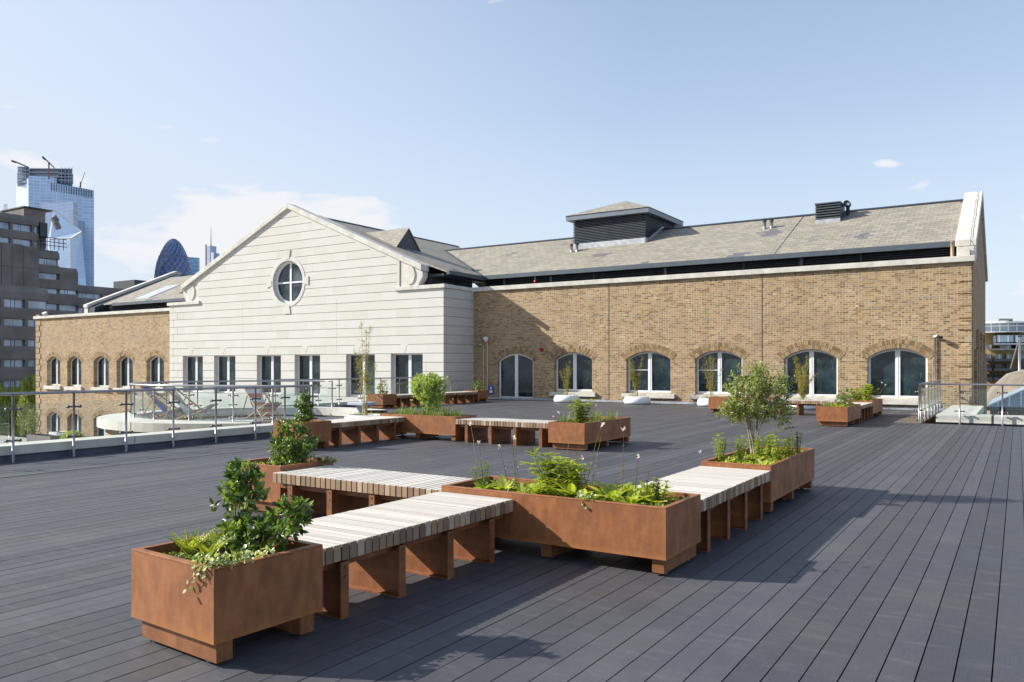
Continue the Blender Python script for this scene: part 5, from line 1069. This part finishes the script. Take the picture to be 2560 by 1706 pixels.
# ================================================================ brutalist hotel
ht = thing('concrete_hotel', 'dark stepped concrete hotel block with long ribbon windows at the far left', 'building', (-140, 65, -9))
def ybox(nm, x0, x1, y0, y1, z0, z1, mat, par=ht, bevel=0): m = MB(); m.box(x0, x1, y0, y1, z0, z1); return m.build(nm, mat, par, world=True, bevel=bevel)
def hotel_block(x, y0, y1, ztop, rows, pitch, x_back=-168, pier=None, first=2.0):
    ybox('wall', x_back, x - .55, y0, y1 - .02, -9, ztop - .3, M_BRUT)
    # floor bands with a canted top between the window rows
    edges = [ztop] + [e for r in rows for e in r] + [-9]
    for k in range(0, len(edges) - 1, 2):
        zt, zb = edges[k], edges[k + 1]
        if zt - zb < .1: continue
        m = MB(); m.prism([(x - .6, zb), (x - .05, zb), (x, zb + .15), (x, zt - .75 if k == 0 else zt - .25), (x - (.5 if k == 0 else .12), zt), (x - .6, zt)], 'y', y0, y1); m.build('floor_band', M_BRUT, ht, world=True)
    for zt, zb in rows:
        y = y0 + .15; 
        while y < y1 - .4:
            e = min(y + pitch - .42, y1 - .15)
            w_ = ybox('window', x - .54, x - .44, y, e, zb + .02, zt - .02, M_BRUTG)
            m = MB(); q = y + .02; i = 0
            while q < e - .3:
                m.box(x - .45, x - .40, q, q + .06, zb + .02, zt - .02); q += (.9, .45, 1.5)[i % 3]; i += 1
            m.build('frame', M_WHITE if random.random() < .3 else M_LOUV, w_, world=False).location = (0, 0, 0)
            fr = w_.children[0]
            for v in fr.data.vertices: v.co -= Vector(ht.location)
            y += pitch
            if y < y1 - .4: ybox('pier', x - .5, x - .06, e + .02, y - .02, zb, zt, M_BRUT)
rowsA = [(25.25, 24.15), (22.75, 21.7)]
hotel_block(-140, 36, 70.8, 26.8, rowsA, 3.4)
hotel_block(-140, 70.82, 74.3, 21.5, [(20.0, 18.95), (17.5, 16.5), (14.9, 14.1), (12.3, 11.3)], 3.4)
hotel_block(-140, 74.32, 77.5, 18.8, [(14.9, 14.2), (12.3, 11.3)], 3.3)
hotel_block(-140, 77.52, 100, 16.0, [(14.6, 13.75), (12.0, 11.0), (9.4, 8.4)], 4.6)
hotel_block(-108, 30, 55.9, 11.9, [(10.15, 9.1), (7.65, 6.75), (5.0, 4.15), (2.4, 1.5), (-.2, -1.1), (-2.8, -3.7)], 2.9, x_back=-126)
m = MB(); m.prism([(36, 14.8), (36, 21.75), (67.9, 21.75), (70.4, 18.6), (70.6, 14.8)], 'x', -139.98, -139.3); m.build('blank_panel_wall', M_BRUT, ht, world=True)
m = MB()
for yy in (60.5, 64.6, 66.2, 68.0): m.box(-139.31, -139.27, yy, yy + .06, 14.9, 21.6)
m.box(-139.31, -139.268, 45, 70.3, 17.9, 17.95); m.build('panel_joint', M_DARK, ht, world=True)
ybox('core_tower', -148, -140.6, 68.7, 72.2, -9, 28.25, M_BRUT); ybox('core_roof', -148.3, -140.2, 68.5, 73.3, 28.26, 28.42, M_DARK)
ybox('plant_room', -139.9, -140.55, 71.0, 72.2, 23.5, 26.0, M_DARK)
m = MB()
for k in range(6): m.box(-139.6, -139.5, 70.9 + k * .75, 70.97 + k * .75, 21.6, 23.6)
for z in (22.2, 22.8, 23.5): m.box(-139.62, -139.52, 70.6, 75.3, z, z + .1)
m.build('roof_frame', M_BLACK, ht, world=True)
m = MB()
for k in range(3): m.tube([(-146 - k * .5, 68.6, 28.3), (-146 - k * .5, 68.6, 29.3)], .04, 5)
m.tube([(-146, 68.6, 29.3), (-147, 68.6, 29.3)], .04, 5); m.build('roof_handrail', M_DARK, ht, world=True)
for (a, b, c_, e, z) in ((-150, -143, 90, 99, 18.2), (-152, -144, 99.5, 104, 16.8)): ybox('rooftop_plant', a, b, c_, e, 15.9, z, M_DARK)

# ================================================================ skyline towers
def prism_px(nm, par, pts, ztop, zbot, mat):
    # footprint given as bearing and distance pairs
    P = [far(px, d) for px, d in pts]; m = MB(); zt = ztop if isinstance(ztop, (list, tuple)) else [ztop] * len(P); n = len(P)
    m.add([(a, b, zbot) for a, b in P] + [(a, b, z) for (a, b), z in zip(P, zt)], [tuple(range(n))[::-1], tuple(range(n, 2 * n))] + [(i, (i + 1) % n, n + (i + 1) % n, n + i) for i in range(n)]); m.fix = True
    return m.build(nm, mat, par, world=True)
GT1 = m_tower('blue_curtain_wall', (.42, .58, .82), (.62, .76, .94), 4.2, 5.0, .2, .16, .06, 0); GT1b = m_tower('pale_curtain_wall', (.62, .76, .92), (.80, .88, .96), 4.2, 3.0, .25, .2, .08, 0)  # blue glass, lightened so the colour carries the distance haze
GT2 = m_tower('grey_blue_glass', (.26, .34, .50), (.32, .41, .58), 4.0, 3.0, .25, .15, .12, 0); GT3 = m_tower('angular_glass', (.44, .57, .76), (.50, .63, .80), 4.0, 4.0, .35, .12, .05, 0)
GT4 = m_tower('teal_glass_block', (.13, .28, .44), (.24, .40, .55), 6.0, 2.5, .3, .3, .2, 0)
M_FAR = plain('far_concrete', (.50, .54, .62), .8)
def tower(name, label, px, d): x, y = far(px, d); return thing(name, label, 'tower', (x, y, -9))
D = 1090
t = tower('glass_tower', 'tallest pale blue glass tower, unfinished at the top, with cranes above it', 140, D)
F = lambda py, d=D: farz(py, d)
prism_px('left_face_block', t, [(41, D + 12), (71, D - 22), (71, D + 40), (45, D + 60)], F(455), -9, GT1b)
prism_px('shaft', t, [(71.3, D - 22), (142, D - 12), (142, D + 60), (71.3, D + 60)], F(449), -9, GT1)
prism_px('right_shaft', t, [(142.3, D - 12), (235, D + 6), (235, D + 70), (142.3, D + 60)], [F(464), F(474), F(474), F(464)], -9, GT1)
for k in range(17):
    px = 128 + k * 6.2; prism_px('crown_fin', t, [(px, D - 14.5 + k * 1.1), (px + 2.0, D - 14.2 + k * 1.1), (px + 2.0, D - 11 + k * 1.1), (px, D - 11 + k * 1.1)], F(464 + k * .6), F(483 + k * .6), M_LOUV)
for k, (a, b, py) in enumerate(((44, 72, 424), (44, 72, 432), (43, 72, 440), (43, 72, 451), (74, 181, 428), (74, 160, 437), (74, 183, 448), (146, 183, 441), (146, 181, 456), (43, 58, 461))):
    prism_px('floor_slab', t, [(a, D - 16), (b, D - 14), (b, D + 30), (a, D + 30)], F(py), F(py + 1.6), M_FAR)
prism_px('concrete_core', t, [(72, D - 8), (148, D - 8), (148, D + 20), (72, D + 20)], F(427), F(452), M_FAR)
for px in range(45, 183, 9):
    if 72 < px < 146: continue
    prism_px('column', t, [(px, D - 15), (px + 1.2, D - 15), (px + 1.2, D - 12), (px, D - 12)], F(425), F(465), M_FAR)
def crane(label, px0, py0, px1, py1, mast=None, d=D - 30, w=1.6, group='tower cranes above the unfinished tower'):
    x, y = far(px0, d); c = thing('tower_crane', label, 'crane', (x, y, 0), 0, group); P = lambda a, b: (*far(a, d), farz(b, d))
    if mast: m = MB(); m.tube([P(mast[0], mast[1]), P(mast[0], mast[2])], w * .6, 5); m.build('mast', plain('crane_red', (.35, .14, .14), .6), c, world=True)
    m = MB(); n = 8
    A_ = Vector(P(px0, py0)); B_ = Vector(P(px1, py1)); nn = Vector((0, 0, w * .9)); m.tube([A_, B_], w * .3, 4); m.tube([A_ + nn, B_ + nn * .6], w * .25, 4)
    for i in range(n): m.tube([A_.lerp(B_, i / n), A_.lerp(B_, (i + .5) / n) + nn * .8], w * .18, 4); m.tube([A_.lerp(B_, (i + .5) / n) + nn * .8, A_.lerp(B_, (i + 1) / n)], w * .18, 4)
    m.build('jib', plain('crane_grey', (.22, .20, .26), .6), c, world=True)
    m = MB(); a0 = A_ - (B_ - A_).normalized() * w * 3; m.tube([a0, A_], w * .9, 6); m.build('counterweight', plain('crane_dark', (.10, .09, .12), .6), c, world=True)
crane('crane at the middle of the unfinished tower top, jib sloping down right', 113, 399, 136, 421, (122, 405, 448))
crane('crane at the left corner of the unfinished tower, thin jib sloping down right', 38, 406, 72, 420)
crane('crane on the right shoulder of the unfinished tower, jib pointing steeply up', 202, 462, 212, 431, (201, 455, 472), w=1.2)
t = tower('dark_glass_block', 'dark grey blue office block with a cross braced side, in front of the tallest tower', 150, 980)
prism_px('shaft', t, [(103, 985), (183, 960), (183, 1020), (103, 1020)], [farz(508, 985), farz(505, 960), farz(505, 1020), farz(508, 1020)], -9, GT2)
prism_px('braced_side', t, [(183.3, 958), (194, 975), (194, 1020), (183.3, 1020)], farz(507, 965), -9, m_tower('braced_side', (.08, .10, .17), (.22, .26, .36), 8, 5, .2, .25, .25, 1))
t = tower('stepped_glass_block', 'narrow dark stepped block beside the cross braced one', 205, 1000); prism_px('shaft', t, [(196, 1000), (212, 1005), (212, 1030), (196, 1030)], farz(552, 1000), -9, GT2)
t = tower('angular_glass_tower', 'angular folded glass tower with a sloping pointed top', 165, 900)
d = 880; P = lambda px, py, dd: (*far(px, dd), farz(py, dd)); m = MB()
v = [P(118, 720, d), P(178, 720, d - 12), P(216, 720, d + 10), P(118, 720, d + 60), P(216, 720, d + 60), P(126, 598, d), P(178, 596, d - 12), P(204, 580, d + 10), P(134, 526, d + 25), P(120, 600, d + 60)]
m.add(v, [(0, 1, 6, 5), (1, 2, 7, 6), (5, 6, 7), (5, 7, 8), (0, 5, 8, 3), (2, 4, 9, 7), (7, 9, 8), (3, 8, 9), (3, 9, 4)]); m.build('shaft', GT3, t, world=True)
m = MB(); 
for a, b in (((126, 598), (178, 596)), ((178, 596), (204, 580)), ((134, 524), (204, 580)), ((178, 596), (178, 720))): m.tube([P(*a, d - 13), P(*b, d - 13)], .9, 4)
m.build('edge_frame', M_WHITE, t, world=True)
m = MB(); m.tube([P(134, 545, d - 15), P(146, 572, d - 15)], 3.2, 6); m.tube([P(138, 540, d - 15), P(146, 552, d - 15)], 1.5, 5); m.build('maintenance_rig', M_BRUT, t, world=True)
# bullet shaped tower
t = tower('bullet_tower', 'bullet shaped dark blue glass tower with diamond lattice left of the gable', 434, 1080); d = 1080
prof = [(45.5, 760), (45, 720), (44.6, 705), (43.3, 690), (41, 672), (37.5, 655), (33.5, 645), (28.5, 632), (22, 618), (15, 607), (9, 600.5), (4, 597.5), (.01, 597)]
k_ = d / 1991; m = MB(); NS = 36; cx, cy = far(434, d); vs = []
for r_, py in prof:
    for q in range(NS): a = 2 * math.pi * q / NS; vs.append((cx + r_ * k_ * math.cos(a), cy + r_ * k_ * math.sin(a), farz(py, d)))
m.add(vs, [(i * NS + q, i * NS + (q + 1) % NS, (i + 1) * NS + (q + 1) % NS, (i + 1) * NS + q) for i in range(len(prof) - 1) for q in range(NS)])
m.build('shell', m_tower('lattice_glass', (.10, .14, .27), (.13, .18, .32), 8, 6, .25, .12, .10, None, .25), t, smooth=True, world=True)
def prof_r(py):
    for (r0, p0), (r1, p1) in zip(prof[:-1], prof[1:]):
        if p1 <= py <= p0: return r0 + (r1 - r0) * (p0 - py) / (p0 - p1)
    return 0
m = MB(); m2 = MB()
for s_ in (-1, 1):
    for q in range(18):
        pts = []
        for j in range(26):
            py = 758 - j * 6.2; a = 2 * math.pi * q / 18 + s_ * j * .105; r_ = (prof_r(py) + .35) * k_; pts.append((cx + r_ * math.cos(a), cy + r_ * math.sin(a), farz(py, d)))
        m.tube(pts, .38, 3)
        if s_ > 0 and q % 3 == 0:
            vs = []
            for j in range(26):
                py = 758 - j * 6.2; r_ = (prof_r(py) + .12) * k_
                for da in (0, .30): a = 2 * math.pi * q / 18 + j * .105 + da; vs.append((cx + r_ * math.cos(a), cy + r_ * math.sin(a), farz(py, d)))
            m2.add(vs, [(2 * j, 2 * j + 1, 2 * j + 3, 2 * j + 2) for j in range(25)])
m.build('lattice', plain('lattice_paint', (.36, .44, .62), .4), t, world=True); m2.build('light_spiral', m_tower('light_lattice', (.30, .44, .66), (.50, .62, .80), 5, 4, .2, .2, .1), t, world=True)
m = MB(); rr = (prof_r(646) + 1.3) * k_; m.lathe([(rr, 0), (rr, 3), (rr - 1, 3)], 36, (cx, cy, farz(648, d))); m.build('ring_band', plain('ring_band', (.13, .16, .28), .4), t, world=True, smooth=True)
t = tower('teal_block', 'teal glass office slab directly right of the bullet shaped tower', 480, 1200); prism_px('shaft', t, [(455, 1200), (496, 1190), (499, 1195), (499, 1240), (455, 1240)], [farz(642, 1200), farz(645, 1190), farz(645, 1195), farz(645, 1240), farz(642, 1240)], -9, GT4)
t = tower('spire_tower', 'slim grey tower with a thin spire rising behind the gable slope', 530, 1150)
prism_px('left_fin', t, [(513.5, 1150), (516.5, 1150), (516.5, 1190), (513.5, 1190)], farz(611, 1150), -9, M_BRUT); prism_px('white_face', t, [(516.6, 1149), (525, 1147), (525, 1190), (516.6, 1190)], farz(616, 1150), -9, m_tower('white_fins', (.55, .60, .68), (.70, .74, .80), 6, 2.2, .1, .1, .4, 0))
prism_px('shaft', t, [(525.2, 1147), (541, 1156), (541, 1190), (525.2, 1190)], farz(615, 1150), -9, GT2); prism_px('lower_white_face', t, [(527.5, 1130), (534, 1128), (534, 1146), (527.5, 1146)], farz(632, 1130), -9, M_WHITE); prism_px('lower_shaft', t, [(534.2, 1128), (549, 1136), (549, 1150), (534.2, 1146)], farz(633, 1130), -9, GT2)
m = MB(); m.tube([(*far(527.5, 1155), farz(616, 1155)), (*far(527.5, 1155), farz(590, 1155)), (*far(527.5, 1155), farz(568, 1155))], [.9, .5, .25], 5); m.build('spire', M_STEELD, t, world=True)

# ================================================================ far right: flats, domed roof, standing seam roof, mast
t = thing('riverside_flats', 'curved riverside apartment block with a white glazed top floor and buff brick below', 'building', (*far(2520, 150), -9)); d = 150
def bow(nm, a, b, z0, z1, mat, r=0., n=10, d0=d):
    P = []
    for i in range(n + 1):
        u = i / n; px = a + (b - a) * u; dd = d0 - r * math.sin(math.pi * u); P.append(far(px, dd))
    P += [far(b, d0 + 25), far(a, d0 + 25)]; m = MB(); m.prism(P, 'z', z0, z1); return m.build(nm, mat, t, world=True)
M_FG = m_tower('flat_glazing', (.30, .38, .44), (.80, .82, .84), 9, 1.35, .1, .02, .12, 0)
bow('wall', 2380, 2700, -9, farz(872, d), M_SAND, 4); bow('upper_wall', 2400, 2690, farz(872, d), farz(834, d), M_SAND, 3, d0=d + 1)
bow('glazed_floor', 2410, 2680, farz(833, d), farz(811, d), M_FG, 5, d0=d + 2); bow('roof', 2400, 2690, farz(810.6, d), farz(807, d), M_WHITE, 6, d0=d + 1); bow('roof_rail', 2400, 2690, farz(833.8, d), farz(832.5, d), M_WHITE, 6, d0=d)
prism_px('roof_drum', t, [(2497, 158), (2532, 158), (2532, 165), (2497, 165)], farz(797, 158), farz(800, 158), M_BRUT); prism_px('roof_drum', t, [(2502, 159), (2522, 159), (2522, 164), (2502, 164)], farz(800.2, 158), farz(807, 158), M_WHITE)
for (a, b, p0, p1) in ((2483, 2490, 840, 856), (2492, 2534, 839, 856), (2537, 2560, 839, 856), (2465, 2480, 863, 872), (2500, 2528, 863, 872), (2545, 2570, 863, 872)):
    o = prism_px('window', t, [(a, 144.2), (b, 144.2), (b, 152), (a, 152)], farz(p0, 145), farz(p1, 145), M_FG)
prism_px('balcony', t, [(2484, 141), (2600, 141), (2600, 149), (2484, 149)], farz(859, 142), farz(862, 142), M_WHITE); prism_px('terrace_rail', t, [(2440, 141), (2600, 141), (2600, 141.4), (2440, 141.4)], farz(873, 141), farz(874.2, 141), M_WHITE)
for r_, py in enumerate((886, 910, 934)):
    for a, b in ((2466, 2477), (2488, 2505), (2516, 2530), (2550, 2566)):
        w_ = prism_px('window', t, [(a, 145.6), (b, 145.6), (b, 150), (a, 150)], farz(py, 145), farz(py + 17, 145), M_FG if r_ < 1 else M_PANE)
    for a, b in ((2462, 2480), (2485, 2532), (2547, 2572)):
        prism_px('balcony', t, [(a, 142.5), (b, 142.5), (b, 149), (a, 149)], farz(py + 11, 143), farz(py + 18, 143), M_LOUV)
t = thing('boat_mast', 'white yacht mast with a leaning stay beside the riverside flats', 'mast', (*far(2549, 100), -9)); P = lambda px, py, dd=100: (*far(px, dd), farz(py, dd))
m = MB(); m.tube([P(2548, 1000), P(2549.5, 842)], .14, 8); m.build('mast', M_WHITE, t, world=True, smooth=True)
m = MB(); m.tube([P(2526, 922), P(2547.5, 846)], .06, 5); m.tube([P(2554, 860), P(2575, 930)], .03, 4); m.build('stay', M_STEEL, t, world=True)
m = MB(); m.tube([P(2545, 842), P(2554, 841)], .1, 5); m.build('masthead', M_DARK, t, world=True)
t = thing('domed_roof', 'large brown domed membrane roof behind the right hand railing', 'roof', (*far(2600, 62), -6)); cx, cy = far(2640, 64); m = MB(); pr_ = []
RD = 5.6; m.lathe([(RD, -7), (RD, 1.6), (RD * .93, 2.9), (RD * .80, 4.2), (RD * .60, 5.35), (RD * .40, 5.7), (.01, 5.85)], 20, (cx, cy, -4.4)); m.build('membrane', M_BRWNR, t, world=True, smooth=False)
m = MB()
for k in range(20):
    a = 2 * math.pi * k / 20; m.tube([(cx + q * RD * math.cos(a), cy + q * RD * math.sin(a), -4.4 + z) for q, z in ((1, -2), (1, 1.6), (.93, 2.9), (.8, 4.2), (.6, 5.35), (.4, 5.7))], .035, 4)
m.build('seam', plain('pale_seam', (.30, .28, .25), .9), t, world=True)
t = thing('seamed_metal_roof', 'low blue grey standing seam hipped roof beyond the right hand railing', 'roof', (3, 48, -4)); m = MB(); zE = -.46
E_ = [(-1.36, 46.5, zE), (9, 46.5, zE), (9, 58, zE), (-1.36, 58, zE)]; top = [(3.4, 51.6, 2.1), (5, 52.6, 2.1)]
m.add(E_ + top, [(0, 1, 5, 4), (1, 2, 5), (2, 3, 4, 5), (3, 0, 4)]); m.build('roof_sheet', plain('zinc_sheet', (.34, .41, .46), .38, .35, .12, 1), t, world=True)
m = MB()
for k in range(1, 22):
    x = -1.36 + .49 * k; u = min(1, (x + 1.36) / 4.76) if x < 3.4 else min(1, (9 - x) / 4.0); u = max(.02, u); m.tube([(x, 46.47, zE + .03), (x, 46.5 + 5.1 * u, zE + 2.56 * u + .03)], .035, 4)
m.build('standing_seam', plain('zinc_seam', (.62, .66, .68), .4, .3), t, world=True); m = MB(); m.box(-1.45, 9.1, 46.35, 46.5, zE - .16, zE + .04); m.build('gutter', M_GUT, t, world=True)
m = MB(); m.box(-1.2, 9, 46.7, 46.95, -9, zE - .12); m.build('wall', M_BRX, t, world=True)
